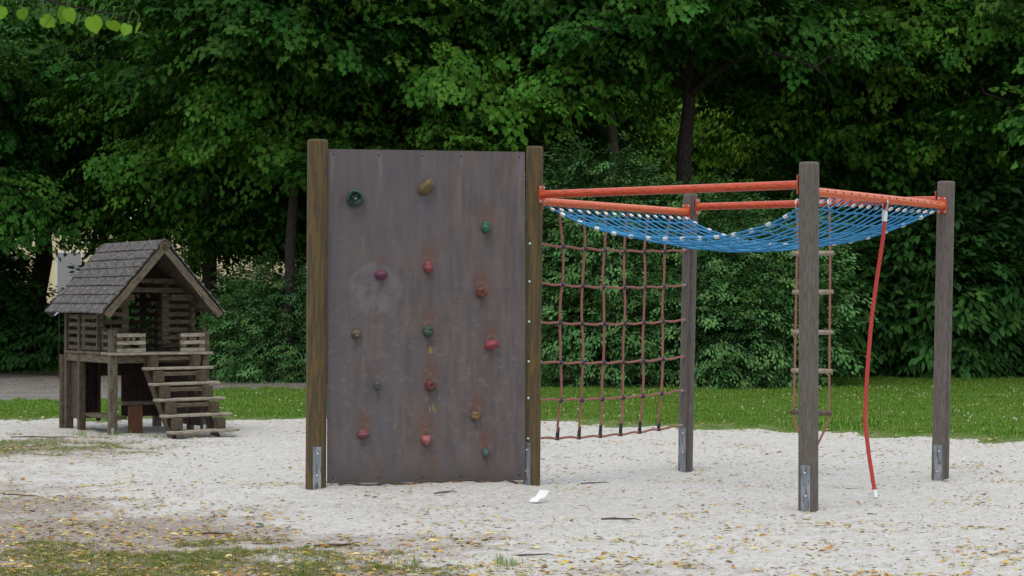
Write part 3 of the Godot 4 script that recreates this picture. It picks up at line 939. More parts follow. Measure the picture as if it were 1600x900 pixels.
func blue_net() -> void:
	var t := thing("hammock_net", "sagging bright blue rope net with white clamps slung between the orange beams", "net", Vector3(2.05, 2.0, -17.0))
	var inv := t.transform.affine_inverse()
	var b := on_post(B0, B1, 2.445)
	var c := on_post(C0, C1, 2.445)
	var d := on_post(D0, D1, 2.445)
	var e := on_post(E0, E1, 2.445)
	var f := func(s: float, u: float) -> Vector3:
		var p := b.lerp(c, s).lerp(d.lerp(e, s), u)
		var k := 2.0 * u - 1.0
		var mid := sin(PI * clampf((s - 0.05) / 0.9, 0.0, 1.0))
		p.y -= (0.305 + 0.075 * mid) * (1.0 - pow(absf(k), 2.2))
		p.y += 0.008 * sin(s * 37.0 + u * 11.0) * (1.0 - k * k)
		# the free edges pull inwards where they sag
		return inv * (p + (c - b).normalized() * 0.1 * (1.0 - k * k) * (0.5 - s) * 2.0)
	var n := 17
	var nl := 15
	for i in n:
		var s := lerpf(0.07, 0.94, i / (n - 1.0))
		var pts := []
		for k in 37: pts.append(f.call(s + 0.006 * sin(k * 0.9 + i * 1.3), k / 36.0))
		var m := MB.new()
		m.tube(pts, 0.007 if i > 0 and i < n - 1 else 0.0095, 6, true, 2.0, 60.0)
		put(t, "rope", m.mesh(), M.rope_blue)
		for u in [0.022, 0.978]:
			clamp_at(t, f.call(s, u), (f.call(s, u + 0.01) as Vector3) - (f.call(s, u - 0.01) as Vector3), 0.013, 0.04)
	var kn := MB.new()
	for k in nl:
		var u := lerpf(0.06, 0.94, k / (nl - 1.0))
		var pts := []
		for q in 33:
			pts.append(f.call(lerpf(0.07, 0.94, q / 32.0), u + 0.004 * sin(q * 0.8 + k * 2.0)))
		var m := MB.new()
		m.tube(pts, 0.007, 6, true, 2.0, 60.0)
		put(t, "rope", m.mesh(), M.rope_blue)
		for s in [0.07, 0.94]:
			clamp_at(t, f.call(s, u), (f.call(s, u + 0.02) as Vector3) - (f.call(s, u - 0.02) as Vector3), 0.0165, 0.042)
		for i in range(1, n - 1):
			kn.ball(f.call(lerpf(0.07, 0.94, i / (n - 1.0)), u), Vector3(0.013, 0.011, 0.013), 4, 6)
	put(t, "knots", kn.mesh(), M.rope_blue).set_meta("kind", "stuff")

func clamp_at(t: Node, p: Vector3, dir: Vector3, r: float, len: float) -> void:
	var m := MB.new()
	var d := dir.normalized()
	m.tube([p - d * len * 0.5, p - d * len * 0.42, p + d * len * 0.42, p + d * len * 0.5], [r * 0.75, r, r, r * 0.75], 8)
	put(t, "clamp", m.mesh(), M.clamp)

func rope_ladder() -> void:
	var mid := (on_post(C0, C1, 2.5).lerp(on_post(E0, E1, 2.5), 0.5))
	var t := thing("rope_ladder", "rope ladder with round wooden rungs hanging behind the nearest grey post", "rope ladder", Vector3(mid.x, 0, mid.z))
	var dir := (E0 - C0).normalized()
	var ry := [2.07, 1.708, 1.335, 0.978, 0.6]
	var half := [0.165, 0.167, 0.17, 0.172, 0.175]
	for s in [-1.0, 1.0]:
		var pts := [dir * s * 0.16 + Vector3(0, 2.5, 0)]
		for i in 5: pts.append(dir * (s * half[i] - 0.006 * i) + Vector3(0, ry[i], 0))
		pts.append(dir * (s * 0.168 - 0.03) + Vector3(0, 0.5, 0))
		pts.append(dir * (s * 0.1 - 0.03) + Vector3(0, 0.36, 0))
		pts.append(dir * (s * 0.02 - 0.03) + Vector3(0, 0.2, 0))
		pts.append(dir * (-0.03) + Vector3(0, -0.05, 0))
		var m := MB.new()
		m.tube(pts, 0.0105, 8, true, 2.0, 40.0)
		put(t, "rope", m.mesh(), M.rope_rust)
		var s2 := MB.new()
		var c: Vector3 = dir * s * 0.16 + Vector3(0, 2.53, 0)
		var ring := []
		for k in 15: ring.append(c + dir.cross(Vector3.UP) * 0.045 * cos(TAU * k / 14.0) + Vector3(0, 0.045 * sin(TAU * k / 14.0), 0))
		s2.tube(ring, 0.008, 6, false)
		put(t, "loop", s2.mesh(), M.zinc)
	for i in 5:
		var m := MB.new()
		var tilt: float = [0.0, 0.004, 0.004, 0.0, -0.018][i]
		var a: Vector3 = dir * (-0.205 - 0.006 * i) + Vector3(0, ry[i] - tilt * -0.5, 0)
		var b: Vector3 = dir * (0.2 - 0.006 * i) + Vector3(0, ry[i] + tilt * 0.5, 0)
		var q := (b - a).normalized() * 0.006
		m.tube([a, a + q, b - q, b], [0.017, 0.0225, 0.0225, 0.017], 12, true, 1.0, 1.5)
		put(t, "rung", m.mesh(), M.rung if i < 4 else M.rung_dark)

func hanging_rope() -> void:
	var top := on_post(D0, D1, 2.482).lerp(on_post(E0, E1, 2.482), 0.524)
	var t := thing("swing_rope", "thick red climbing rope hanging in a bow from the orange beam to the sand", "rope", Vector3(top.x, 0, top.z))
	# the rope's run: sideways, up, towards the open sand
	var run := [[0.005, 2.40, 0.0], [-0.006, 2.33, 0.02], [-0.03, 2.16, 0.06], [-0.09, 1.84, 0.12], [-0.155, 1.5, 0.22], [-0.205, 1.14, 0.32], [-0.245, 0.81, 0.42], [-0.26, 0.6, 0.5], [-0.248, 0.36, 0.6], [-0.23, 0.16, 0.68], [-0.221, 0.06, 0.73]]
	var cu := Curve3D.new()
	for i in run.size():
		var p := Vector3(run[i][0], run[i][1], run[i][2])
		var a := Vector3(run[maxi(i - 1, 0)][0], run[maxi(i - 1, 0)][1], run[maxi(i - 1, 0)][2])
		var b := Vector3(run[mini(i + 1, run.size() - 1)][0], run[mini(i + 1, run.size() - 1)][1], run[mini(i + 1, run.size() - 1)][2])
		cu.add_point(p, -(b - a) / 6.0, (b - a) / 6.0)
	var pts := Array(cu.tessellate(4, 2.0))
	var m := MB.new()
	m.tube(pts, 0.0168, 12, true, 2.0, 13.0)
	put(t, "rope", m.mesh(), M.rope_red)
	var s := MB.new()
	s.tube([Vector3(-0.0, 2.385, 0.004), Vector3(-0.004, 2.375, 0.006), Vector3(-0.012, 2.30, 0.026), Vector3(-0.013, 2.29, 0.029)], [0.02, 0.0235, 0.0235, 0.02], 12)
	put(t, "ferrule", s.mesh(), M.clamp)
	var ring := []
	for k in 15: ring.append(Vector3(0.0, 2.445, 0) + Vector3(0.2, 0, 1).normalized() * 0.048 * cos(TAU * k / 14.0) + Vector3(0, 0.055 * sin(TAU * k / 14.0), 0))
	var s2 := MB.new()
	s2.tube(ring, 0.009, 8, false)
	put(t, "shackle", s2.mesh(), M.zinc)
	var lp := []
	for k in 11: lp.append(Vector3(0.005, 2.40 + 0.035 * sin(PI * k / 10.0), 0) + Vector3(1, 0, -0.3).normalized() * 0.02 * cos(PI * k / 10.0))
	var s4 := MB.new()
	s4.tube(lp, 0.013, 8, true, 2.0, 22.0)
	put(t, "rope_eye", s4.mesh(), M.rope_red)
	var s3 := MB.new()
	var e: Vector3 = pts[pts.size() - 1]
	var d: Vector3 = (e - (pts[pts.size() - 2] as Vector3)).normalized()
	s3.tube([e - d * 0.045, e - d * 0.043, e + d * 0.02, e + d * 0.022], [0.018, 0.021, 0.021, 0.018], 12)
	put(t, "end_cap", s3.mesh(), M.clamp)

# ---------------------------------------------------------------- playhouse
# own axes: x across the front, -z to the back, origin at the foot of its front left post
func playhouse() -> void:
	var t := thing("playhouse", "weathered wooden playhouse on stilts with slatted walls, gable roof and steps", "playhouse", Vector3(-4.865, 0.0, -23.8), 0.555)
	var W := 1.2
	var wood := func() -> Material: return M.board if rng.randf() < 0.6 else M.board_b
	var turn := func(a: float) -> Basis: return Basis(Vector3.UP, rng.randf_range(-a, a)) * Basis(Vector3.BACK, rng.randf_range(-a, a))
	# stilts and floor
	for p in [[0.0, 0.0, 1.29, 0.1, 1], [W, 0.0, 1.27, 0.09, 1], [0.0, -1.12, 1.45, 0.09, 0], [0.0, -1.6, 1.5, 0.1, 0], [W, -1.6, 1.5, 0.1, 0], [W, -0.46, 1.1, 0.08, 0]]:
		var o := box(t, "post", Vector3(p[0], p[2] * 0.5 - 0.05, p[1]), Vector3(p[3], p[2] + 0.1, p[3] * 0.9), M.board if p[4] else M.board_b, Basis.IDENTITY, 0.008)
		if p[4]: box(o, "post_anchor", Vector3(-0.02, -p[2] * 0.5 + 0.1, p[3] * 0.45 + 0.004), Vector3(0.035, 0.09, 0.006), M.zinc, Basis.IDENTITY, 0.001)
	var rd := MB.new()
	rd.tube([Vector3(-0.05, -0.1, -1.7), Vector3(-0.04, 0.95, -1.7)], 0.045, 10)
	put(t, "post", rd.mesh(), M.board_b)
	box(t, "floor_joist", Vector3(-0.01, 0.925, -0.8), Vector3(0.06, 0.1, 1.55), M.board)
	box(t, "floor_joist", Vector3(W + 0.01, 0.925, -0.8), Vector3(0.06, 0.1, 1.55), M.board_b)
	box(t, "floor_joist", Vector3(W * 0.5, 0.925, 0.0), Vector3(W - 0.1, 0.1, 0.05), M.board)
	for i in 9:
		box(t, "floor_board", Vector3(W * 0.5 + rng.randf_range(-0.015, 0.015), 0.99, 0.02 - i * 0.195), Vector3(W + 0.12, 0.034, 0.182), M.board_pale if i < 2 else M.board, turn.call(0.006), 0.006)
	# log-cabin railings in front of the porch: laths with blocks between them
	var rail := func(x0: float, x1: float, z: float) -> void:
		for y in [1.032, 1.124, 1.216]:
			box(t, "rail_lath", Vector3((x0 + x1) * 0.5, y, z), Vector3(x1 - x0, 0.047, 0.05), M.board_pale, turn.call(0.012))
		for y in [1.078, 1.170]:
			for x in [x0 + 0.04, x1 - 0.04]:
				box(t, "rail_block", Vector3(x, y, z), Vector3(0.075, 0.042, 0.05), M.board, turn.call(0.02))
		for k in 2:
			box(t, "rail_block", Vector3(lerpf(x0 + 0.11, x1 - 0.11, 0.25 + 0.45 * k), 1.170, z), Vector3(0.045, 0.042, 0.05), M.board, turn.call(0.03))
	rail.call(0.03, 0.40, 0.04)
	rail.call(0.86, 1.18, 0.04)
	for x in [0.02, W - 0.02]:
		for y in [1.05, 1.145, 1.24]:
			box(t, "rail_lath", Vector3(x, y, -0.2), Vector3(0.05, 0.047, 0.4), M.board, turn.call(0.01))
			box(t, "rail_block", Vector3(x, y + 0.047, -0.37), Vector3(0.048, 0.046, 0.09), M.board_b)
			box(t, "rail_block", Vector3(x, y + 0.047, 0.0), Vector3(0.048, 0.046, 0.09), M.board_b)
	# cabin walls
	var zf := -0.43
	var zb := -1.62
	var n := 6
	for i in n:
		var y := 1.05 + i * 0.098
		for x in [0.0, W]:
			box(t, "wall_lath", Vector3(x, y, (zf + zb) * 0.5), Vector3(0.05, 0.055, zf - zb + 0.1), wood.call(), turn.call(0.006))
			for z in [zf - 0.02, zf - 0.55, zb + 0.02]:
				box(t, "wall_block", Vector3(x, y + 0.049, z), Vector3(0.052, 0.042, 0.1), M.board_b)
	var front_n := 9
	for i in front_n:
		var y := 1.08 + i * 0.098
		var inset := maxf(0.0, (y - 1.62) * 0.85)
		if 0.36 - inset > 0.08:
			box(t, "wall_lath", Vector3((inset - 0.05 + 0.36) * 0.5, y, zf), Vector3(0.41 - inset, 0.055, 0.05), wood.call(), turn.call(0.008))
			box(t, "wall_block", Vector3(0.315, y + 0.049, zf), Vector3(0.09, 0.042, 0.052), M.board)
			if i < 6: box(t, "wall_block", Vector3(0.0, y + 0.049, zf), Vector3(0.09, 0.042, 0.052), M.board_b)
		box(t, "wall_lath", Vector3((0.8 + W + 0.05 - inset) * 0.5, y, zf), Vector3(W + 0.05 - inset - 0.8, 0.055, 0.05), wood.call(), turn.call(0.008))
		box(t, "wall_block", Vector3(0.845, y + 0.049, zf), Vector3(0.09, 0.042, 0.052), M.board)
	for y in [1.775, 1.89]:
		box(t, "lintel", Vector3(0.6, y, zf + 0.052), Vector3(0.98 - (y - 1.7) * 0.8, 0.06, 0.045), M.board, turn.call(0.008))
	for i in 11:
		var y := 1.06 + i * 0.1
		var half := 0.62 - maxf(0.0, (y - 1.6) * 0.85)
		box(t, "wall_lath", Vector3(0.6, y, zb), Vector3(half * 2.0, 0.052, 0.045), M.board_b, turn.call(0.008))
		for x in [0.2, 0.62, 1.0]:
			if absf(x - 0.6) < half - 0.08: box(t, "wall_block", Vector3(x, y + 0.05, zb), Vector3(0.09, 0.044, 0.047), M.board_b)
	# roof
	var ridge := 2.40
	var eave := 1.52
	var hw := 0.78
	var zr0 := 0.28
	var zr1 := -1.83
	var sl := Vector2(hw, ridge - eave).length()
	var ang := atan2(ridge - eave, hw)
	for s in [-1.0, 1.0]:
		var rot := Basis(Vector3.BACK, -ang * s)   # own x runs down the slope on the right side
		var dn := Vector3(s * cos(ang), -sin(ang), 0)
		var up := Vector3(s * sin(ang), cos(ang), 0)
		var apex := Vector3(0.555, ridge, (zr0 + zr1) * 0.5)
		box(t, "roof_deck", apex + dn * sl * 0.5 - up * 0.035, Vector3(sl - 0.03, 0.02, zr0 - zr1 - 0.05), M.board_b, rot, 0.003)
		var rows := 8
		for i in rows:
			var ex := sl / rows
			var z := 0.0
			var c := apex + dn * (ex * (i + 0.5) + 0.012) + up * rng.randf_range(-0.002, 0.003)
			var tilt := Basis(Vector3.BACK, s * (0.055 + rng.randf_range(-0.01, 0.015))) * Basis(Vector3.UP, rng.randf_range(-0.006, 0.006))
			var m := MB.new()
			var L := zr0 - zr1 + rng.randf_range(-0.02, 0.03)
			# a strip of roofing that waves a little along its length
			var segs := 12
			var off := Vector2(rng.randf() * 5.0, rng.randf() * 5.0)
			var rws := []
			var ph := rng.randf() * 6.0
			for k in segs + 1:
				var zz := lerpf(-L * 0.5, L * 0.5, k / float(segs))
				var wv := 0.004 * sin(zz * 4.0 + ph) + rng.randf_range(-0.002, 0.002)
				var low_edge := ex * 0.5 + 0.022 + rng.randf_range(-0.004, 0.004)
				rws.append([Vector3(-s * ex * 0.5, 0.004, zz), Vector3(s * low_edge, 0.012 + wv, zz), Vector3(s * low_edge, -0.012 + wv, zz), Vector3(-s * ex * 0.5, -0.008, zz)])
			for k in segs:
				for q in 4:
					var p0: Vector3 = rws[k][q]
					var p1: Vector3 = rws[k][(q + 1) % 4]
					var p2: Vector3 = rws[k + 1][(q + 1) % 4]
					var p3: Vector3 = rws[k + 1][q]
					var nn: Vector3 = [Vector3.UP, Vector3(s, 0, 0), Vector3.DOWN, Vector3(-s, 0, 0)][q]
					m.face([p0, p1, p2, p3], nn, [Vector2(p0.x, p0.z) * 1.6 + off, Vector2(p1.x + p1.y, p1.z) * 1.6 + off, Vector2(p2.x + p2.y, p2.z) * 1.6 + off, Vector2(p3.x, p3.z) * 1.6 + off])
			for k in [0, segs]:
				m.face(rws[k], Vector3(0, 0, -1 if k == 0 else 1), [Vector2(0, 0), Vector2(0.2, 0), Vector2(0.2, 0.02), Vector2(0, 0.02)])
			put(t, "roof_strip", m.mesh(), M.shingle, Transform3D(rot * tilt, c + Vector3(0, 0, z)))
		for z in [zr0 - 0.005, zr1 + 0.01]:
			box(t, "barge_board", Vector3(0.555, ridge, z) + dn * (sl * 0.5 + 0.005) - up * 0.075, Vector3(sl + 0.03, 0.085, 0.03), M.board, rot, 0.004)
		box(t, "eave_plate", Vector3(0.555 + s * (0.63), 1.60, -0.72), Vector3(0.05, 0.09, 1.95), M.board, Basis.IDENTITY, 0.004)
		for z in [-0.1, zf - 0.05]:
			box(t, "tie_board", Vector3(0.555 + s * 0.39, 1.68, z), Vector3(0.3, 0.075, 0.03), M.board_b, Basis.IDENTITY, 0.003)
	box(t, "ridge_beam", Vector3(0.555, ridge - 0.1, (zr0 + zr1) * 0.5), Vector3(0.05, 0.09, zr0 - zr1 - 0.1), M.board_b)
	# below the floor
	box(t, "back_panel", Vector3(0.2, 0.53, -1.53), Vector3(0.36, 0.8, 0.018), M.plywood)
	box(t, "back_panel", Vector3(0.93, 0.53, -1.53), Vector3(0.5, 0.8, 0.018), M.plywood)
	box(t, "back_panel", Vector3(0.53, 0.8, -1.528), Vector3(0.3, 0.26, 0.018), M.plywood)
	box(t, "side_panel", Vector3(W - 0.01, 0.5, -0.82), Vector3(0.018, 0.86, 1.42), M.plywood)
	box(t, "side_panel", Vector3(0.02, 0.53, -1.36), Vector3(0.018, 0.78, 0.38), M.plywood)
	box(t, "bench_plank", Vector3(0.5, 0.37, -0.3), Vector3(0.62, 0.035, 0.26), M.board)
	box(t, "bench_plank", Vector3(0.14, 0.2, -0.82), Vector3(0.2, 0.04, 1.35), M.board)
	box(t, "bench_leg", Vector3(0.37, 0.17, -0.21), Vector3(0.18, 0.36, 0.04), M.board_orange)
	box(t, "brace", Vector3(0.36, 0.52, -1.5), Vector3(0.05, 0.86, 0.05), M.board_b)
	# steps
	var st := Node3D.new()
	st.name = "steps"
	t.add_child(st, true)
	for i in 5:
		var y := 0.81 - i * 0.183
		var z := 0.17 + i * 0.195
		box(st, "tread", Vector3(0.775 + 0.008 * sin(i * 2.0), y, z), Vector3(0.87, 0.034, 0.2), M.board_pale, Basis(Vector3.BACK, [0.004, 0.012, 0.012, 0.012, 0.018][i]) * Basis(Vector3.UP, 0.01 * sin(i * 3.0)), 0.009)
		for x in [0.47, 1.02]:
			box(st, "step_block", Vector3(x, y + 0.088 if i > 0 else y + 0.085, z - 0.055), Vector3(0.095, 0.138, 0.15), M.board_b, Basis.IDENTITY, 0.006)
		if i < 4: box(st, "riser", Vector3(0.745, y + 0.118, z - 0.1), Vector3(0.46, 0.05, 0.03), M.board)
	for x in [0.465, 1.025]:
		var a := Vector3(x, 0.9, -0.06)
		var b := Vector3(x, 0.02, 0.86)
		box(st, "stringer", (a + b) * 0.5 + Vector3(0, -0.06, -0.06), Vector3(0.05, 0.12, a.distance_to(b)), M.board_b, Basis.looking_at(b - a, Vector3.UP), 0.005)
	var sc := MB.new()
	sc.face([Vector3(0, 0, 0), Vector3(0.1, 0.01, 0.02), Vector3(0.1, 0.07, 0.05), Vector3(0.01, 0.075, 0.03)], Vector3(0, 0.2, 1).normalized(), [Vector2(0, 0), Vector2(1, 0), Vector2(1, 1), Vector2(0, 1)])

# ---------------------------------------------------------------- house behind the trees
func house() -> void:
	var t := thing("cream_house", "cream rendered house with a roller shutter glimpsed between the left trunks", "house", Vector3(-11.5, 0, -62.0))
	box(t, "wall", Vector3(0, 3.1, -4.0), Vector3(11.6, 6.4, 8.0), M.plaster, Basis.IDENTITY, 0.02)
	box(t, "roof", Vector3(0, 6.5, -4.0), Vector3(12.4, 0.4, 8.8), M.roof_tile, Basis.IDENTITY, 0.05)
	for w in [[-2.55, 2.42, 1], [-2.6, 5.1, 0], [0.4, 5.1, 0], [3.9, 5.1, 0]]:
		var f := Node3D.new()
		f.name = "window"
		t.add_child(f, true)
		f.position = Vector3(w[0], w[1], 0.0)
		for s in [-1, 1]:
			box(f, "frame_bar", Vector3(s * 0.4, 0, 0.02), Vector3(0.06, 1.7, 0.06), M.window_frame)
			box(f, "frame_bar", Vector3(0, s * 0.82, 0.022), Vector3(0.74, 0.06, 0.06), M.window_frame)
		box(f, "sill", Vector3(0, -0.92, 0.08), Vector3(1.0, 0.08, 0.2), M.shutter)
		for k in 20:
			box(f, "shutter_slat", Vector3(0, -0.75 + k * 0.079, 0.03), Vector3(0.74, 0.07, 0.02), M.shutter, Basis.IDENTITY, 0.008)

func small_things() -> void:
	# the scrap of paper on the sand in front of the wall's right post
	var m := MB.new()
	var rows := []
	for i in 7:
		var u := i / 6.0
		var y := 0.012 + 0.075 * pow(u, 1.2) + 0.01 * sin(u * 7.0)
		rows.append([Vector3(-0.06 + 0.085 * u - 0.02, y + 0.004, -0.13 * u), Vector3(-0.06 + 0.085 * u + 0.045 + 0.015 * u, y - 0.004 * u, -0.15 * u)])
	for i in 6:
		m.face([rows[i][0], rows[i][1], rows[i + 1][1], rows[i + 1][0]], Vector3(0, 1, 0.25).normalized(), [Vector2(0, 0), Vector2(1, 0), Vector2(1, 1), Vector2(0, 1)])
	m.renormal()
	var p := put(self, "paper_scrap", m.mesh(), M.paper, Transform3D(Basis.IDENTITY, Vector3(0.215, sand_y(0.215, 15.5) + 0.005, -15.5)))
	tag(p, "curled white scrap of paper on the sand by the climbing wall", "paper")
	# twigs and sticks
	var sticks := [
		[-1.16, 12.93, 0.30, 0.12, 0.011, "dark stick lying where the front grass meets the sand"],
		[0.80, 14.3, 0.30, -0.25, 0.008, "long brown twig on the sand right of the paper scrap"],
		[-5.55, 23.2, 0.85, -0.15, 0.008, "long thin branch on the sand left of the playhouse"],
		[-4.05, 16.2, 0.5, -0.6, 0.006, "thin bent twig on the dirt at the left edge"],
		[0.13, 12.35, 0.28, 0.1, 0.006, "forked twig on the sand near the bottom middle"],
		[-2.05, 13.55, 0.22, -0.3, 0.007, "short dark twig among the leaves at front left"],
		[-0.55, 15.95, 0.22, 0.7, 0.007, "dark root end poking out below the climbing wall"],
		[2.75, 14.9, 0.14, -0.9, 0.004, "small curved twig right of the nearest grey post"],
		[0.72, 17.1, 0.26, 0.3, 0.006, "twig beside the foot of the wall's right post"],
		[-1.85, 18.4, 0.18, 0.4, 0.005, "small grey twig on the sand left of the climbing wall"],
	]
	for s in sticks:
		var t := thing("stick", s[5], "stick", Vector3(s[0], sand_y(s[0], s[1]) + 0.004, -s[1]), s[3], "sticks on the sand")
		var st := MB.new()
		var L: float = s[2]
		st.tube([Vector3(-L * 0.5, 0.004, 0.0), Vector3(-L * 0.2, 0.012, 0.02), Vector3(L * 0.1, 0.008, -0.012), Vector3(L * 0.35, 0.016, 0.015), Vector3(L * 0.5, 0.006, 0.03)], [s[4] * 0.8, s[4], s[4] * 0.8, s[4] * 0.6, s[4] * 0.3], 6, true)
		put(t, "stem", st.mesh(), M.twig)
		var sb := MB.new()
		sb.tube([Vector3(L * 0.1, 0.008, -0.012), Vector3(L * 0.22, 0.02, 0.05), Vector3(L * 0.3, 0.012, 0.09)], [s[4] * 0.6, s[4] * 0.4, s[4] * 0.2], 5, true)
		put(t, "side_shoot", sb.mesh(), M.twig)
	# crooked roots laid bare under the wall
	var rt := thing("bare_root", "thin dark root lying bare along the foot of the climbing wall", "root", Vector3(-0.7, 0.0, -16.46))
	var pts := []
	for i in 16:
		var x := -0.75 + i * 0.1
		pts.append(Vector3(x, sand_y(-0.7 + x, 16.46 + 0.19 * x) + 0.012 + 0.014 * sin(i * 1.9), -0.19 * x + 0.02 * sin(i * 1.3)))
	var rm := MB.new()
	rm.tube(pts, 0.011, 6, true)
	put(rt, "strand", rm.mesh(), M.twig)
	# one green leaf among the yellow ones
	var gl := MB.new()
	leaf(gl, Transform3D(Basis(Vector3.UP, 1.2) * 0.075, Vector3.ZERO), LINDEN, Color(0.07, 0.13, 0.05), 0.2)
	var g := put(self, "green_leaf", gl.mesh(), M.litter, Transform3D(Basis.IDENTITY, Vector3(-1.85, sand_y(-1.85, 14.05) + 0.02, -14.05)))
	tag(g, "dark green fallen leaf on the sand left of the climbing wall", "leaf")
	# something pale, of unknown kind, in the dark behind the playhouse eave
	var wb := thing("pale_piece", "small pale tilted piece of unknown kind in the dark shrubs behind the playhouse eave", "board", Vector3(-9.3, 0.0, -40.0))
	box(wb, "face", Vector3(0, 1.44, 0), Vector3(0.22, 0.06, 0.03), M.pale_white, Basis(Vector3.BACK, 0.6), 0.004)
	box(wb, "stake", Vector3(0.02, 0.68, -0.02), Vector3(0.012, 1.4, 0.012), M.twig)  # thin rod that only holds the pale piece up

# ---------------------------------------------------------------- loose cover: grass, leaves, crumbs
func scatter() -> void:
	var tu := tuft(9, 0.5, 5)
	var trs := []
	var cols := []
	for i in 210000:
		var d := rng.randf_range(21.0, 46.0)
		var half := d * 0.30 + 0.8
		var x := rng.randf_range(-half, half)
		if zone(x, d) != 1: continue
		if x > 0.9 and x < 4.8 and d > 36.6: continue
		var patch := n_edge.get_noise_2d(x * 1.4 + 70.0, d * 1.4)
		var edge := smoothstep(0.0, 0.7, d + edge_noise(x, d) * 0.55 - ramp(LAWN_NEAR, x))
		if rng.randf() > 0.35 + 0.65 * edge + patch * 0.3: continue
		var s := rng.randf_range(0.05, 0.1) * (1.0 + 0.5 * patch) * (0.6 + 0.4 * edge)
		if x > 3.6 and x < 4.6 and d < 25.2 and rng.randf() < 0.5: s *= 1.7
		trs.append(Transform3D(Basis(Vector3.UP, rng.randf() * TAU) * Basis.from_scale(Vector3(s, s * rng.randf_range(0.8, 1.2), s)), Vector3(x, ground_y(x, d) - 0.005, -d)))
		var f := rng.randf_range(0.75, 1.25)
		var dry := clampf(rng.randf() * 0.5 - patch * 0.4, 0.0, 0.7)
		cols.append(Color(0.165 * f, 0.37 * f, 0.06 * f).lerp(Color(0.34 * f, 0.4 * f, 0.09 * f), dry * 0.7))
	var o := multi(self, "lawn_grass", tu, M.grass, trs, cols)
	tag(o, "green mown grass of the lawn behind the sand", "grass", "", "stuff")
	# sparse grass in the trodden corner in front and left of the playhouse
	trs = []
	cols = []
	for i in 42000:
		var front := i % 3 != 0
		var d := rng.randf_range(11.0, 13.6) if front else rng.randf_range(19.6, 24.3)
		var x := rng.randf_range(-4.2, 0.4) if front else rng.randf_range(-7.0, -3.6)
		var k := n_edge.get_noise_2d(x * 1.5 + 12.0, d * 1.5) * 1.3
		if front: k += 0.95 - Vector2((x + 2.2) / 1.5, (d - 11.8) / 1.2).length()
		else: k += 1.1 - Vector2((x + 5.8) / 1.6, (d - 21.8) / 1.3).length()
		if k < 0.0 or rng.randf() > 0.25 + k: continue
		var s := rng.randf_range(0.022, 0.048)
		trs.append(Transform3D(Basis(Vector3.UP, rng.randf() * TAU) * Basis.from_scale(Vector3(s, s * rng.randf_range(0.6, 1.1), s)), Vector3(x, sand_y(x, d) - 0.004, -d)))
		var f := rng.randf_range(0.75, 1.3)
		cols.append(Color(0.2 * f, 0.31 * f, 0.07 * f).lerp(Color(0.4 * f, 0.31 * f, 0.15 * f), clampf(rng.randf() * 1.2 - 0.15 - k * 0.4, 0.0, 1.0)))
	for q in [[-0.06, 12.06, 9], [-0.02, 12.02, 5], [-4.75, 23.45, 12], [-4.3, 23.3, 10], [-5.2, 23.5, 14], [-0.62, 11.9, 9]]:
		for k in q[2]:
			var s := rng.randf_range(0.06, 0.11)
			var x: float = q[0] + rng.randfn() * 0.07
			var d: float = q[1] + rng.randfn() * 0.07
			trs.append(Transform3D(Basis(Vector3.UP, rng.randf() * TAU) * Basis.from_scale(Vector3(s * 0.6, s, s * 0.6)), Vector3(x, sand_y(x, d) - 0.004, -d)))
			cols.append(Color(0.22, 0.34, 0.1) * rng.randf_range(0.8, 1.3))
	o = multi(self, "sparse_grass", tu, M.grass, trs, cols)
	tag(o, "thin half dry grass on the trodden soil at front left", "grass", "", "stuff")
	# fallen yellow bracts and leaves
	var lf := MB.new()
	leaf(lf, Transform3D(Basis.IDENTITY, Vector3.ZERO), [[0.0, 0.0], [0.13, 0.2], [0.15, 0.6], [0.0, 1.0]], Color(1, 1, 1), 0.35)
	var mesh := lf.mesh()
	trs = []
	cols = []
	for i in 46000:
		var d := lerpf(10.6, 27.5, pow(rng.randf(), 1.25))
		var half := d * 0.28 + 0.5
		var x := rng.randf_range(-half, half)
		var z := zone(x, d)
		var near_edge := exp(-pow((d + edge_noise(x, d) * 0.55 - ramp(LAWN_NEAR, x)) / 0.4, 2.0))
		var k := 0.03 + 0.09 * smoothstep(17.0, 12.0, d) + 0.75 * n_edge.get_noise_2d(x * 0.8 - 30.0, d * 0.8) + 0.75 * dirt(x, d) + 0.5 * near_edge
		k += 0.32 * smoothstep(14.5, 11.5, d) + 0.22 * smoothstep(19.0, 15.0, d) * smoothstep(-1.0, -3.0, x)
		if z == 1: k = 0.35 * near_edge + 0.03
		if rng.randf() > k * 0.85: continue
		var s := rng.randf_range(0.025, 0.072)
		var y := sand_y(x, d) if z == 0 else ground_y(x, d) + 0.02
		var b := Basis(Vector3.UP, rng.randf() * TAU) * Basis(Vector3.RIGHT, rng.randf_range(-0.35, 0.35)) * Basis(Vector3.BACK, rng.randf_range(-0.5, 0.5))
		trs.append(Transform3D(b * Basis.from_scale(Vector3(s * rng.randf_range(0.7, 1.5), s, s)), Vector3(x, y + 0.006, -d)))
		var f := rng.randf_range(0.7, 1.2)
		var pick := rng.randf()
		var c: Color = Color(0.52, 0.37, 0.1)
		if pick < 0.22: c = Color(0.42, 0.22, 0.07)
		elif pick < 0.45: c = Color(0.6, 0.5, 0.24)
		elif pick < 0.6: c = Color(0.4, 0.4, 0.12)
		elif pick < 0.7: c = Color(0.2, 0.13, 0.07)
		cols.append(c * f)
	o = multi(self, "leaf_litter", mesh, M.litter, trs, cols)
	tag(o, "fallen yellow and brown leaves strewn over the sand", "leaves", "", "stuff")
	# litter at the foot of the wood and beside the path
	trs = []
	cols = []
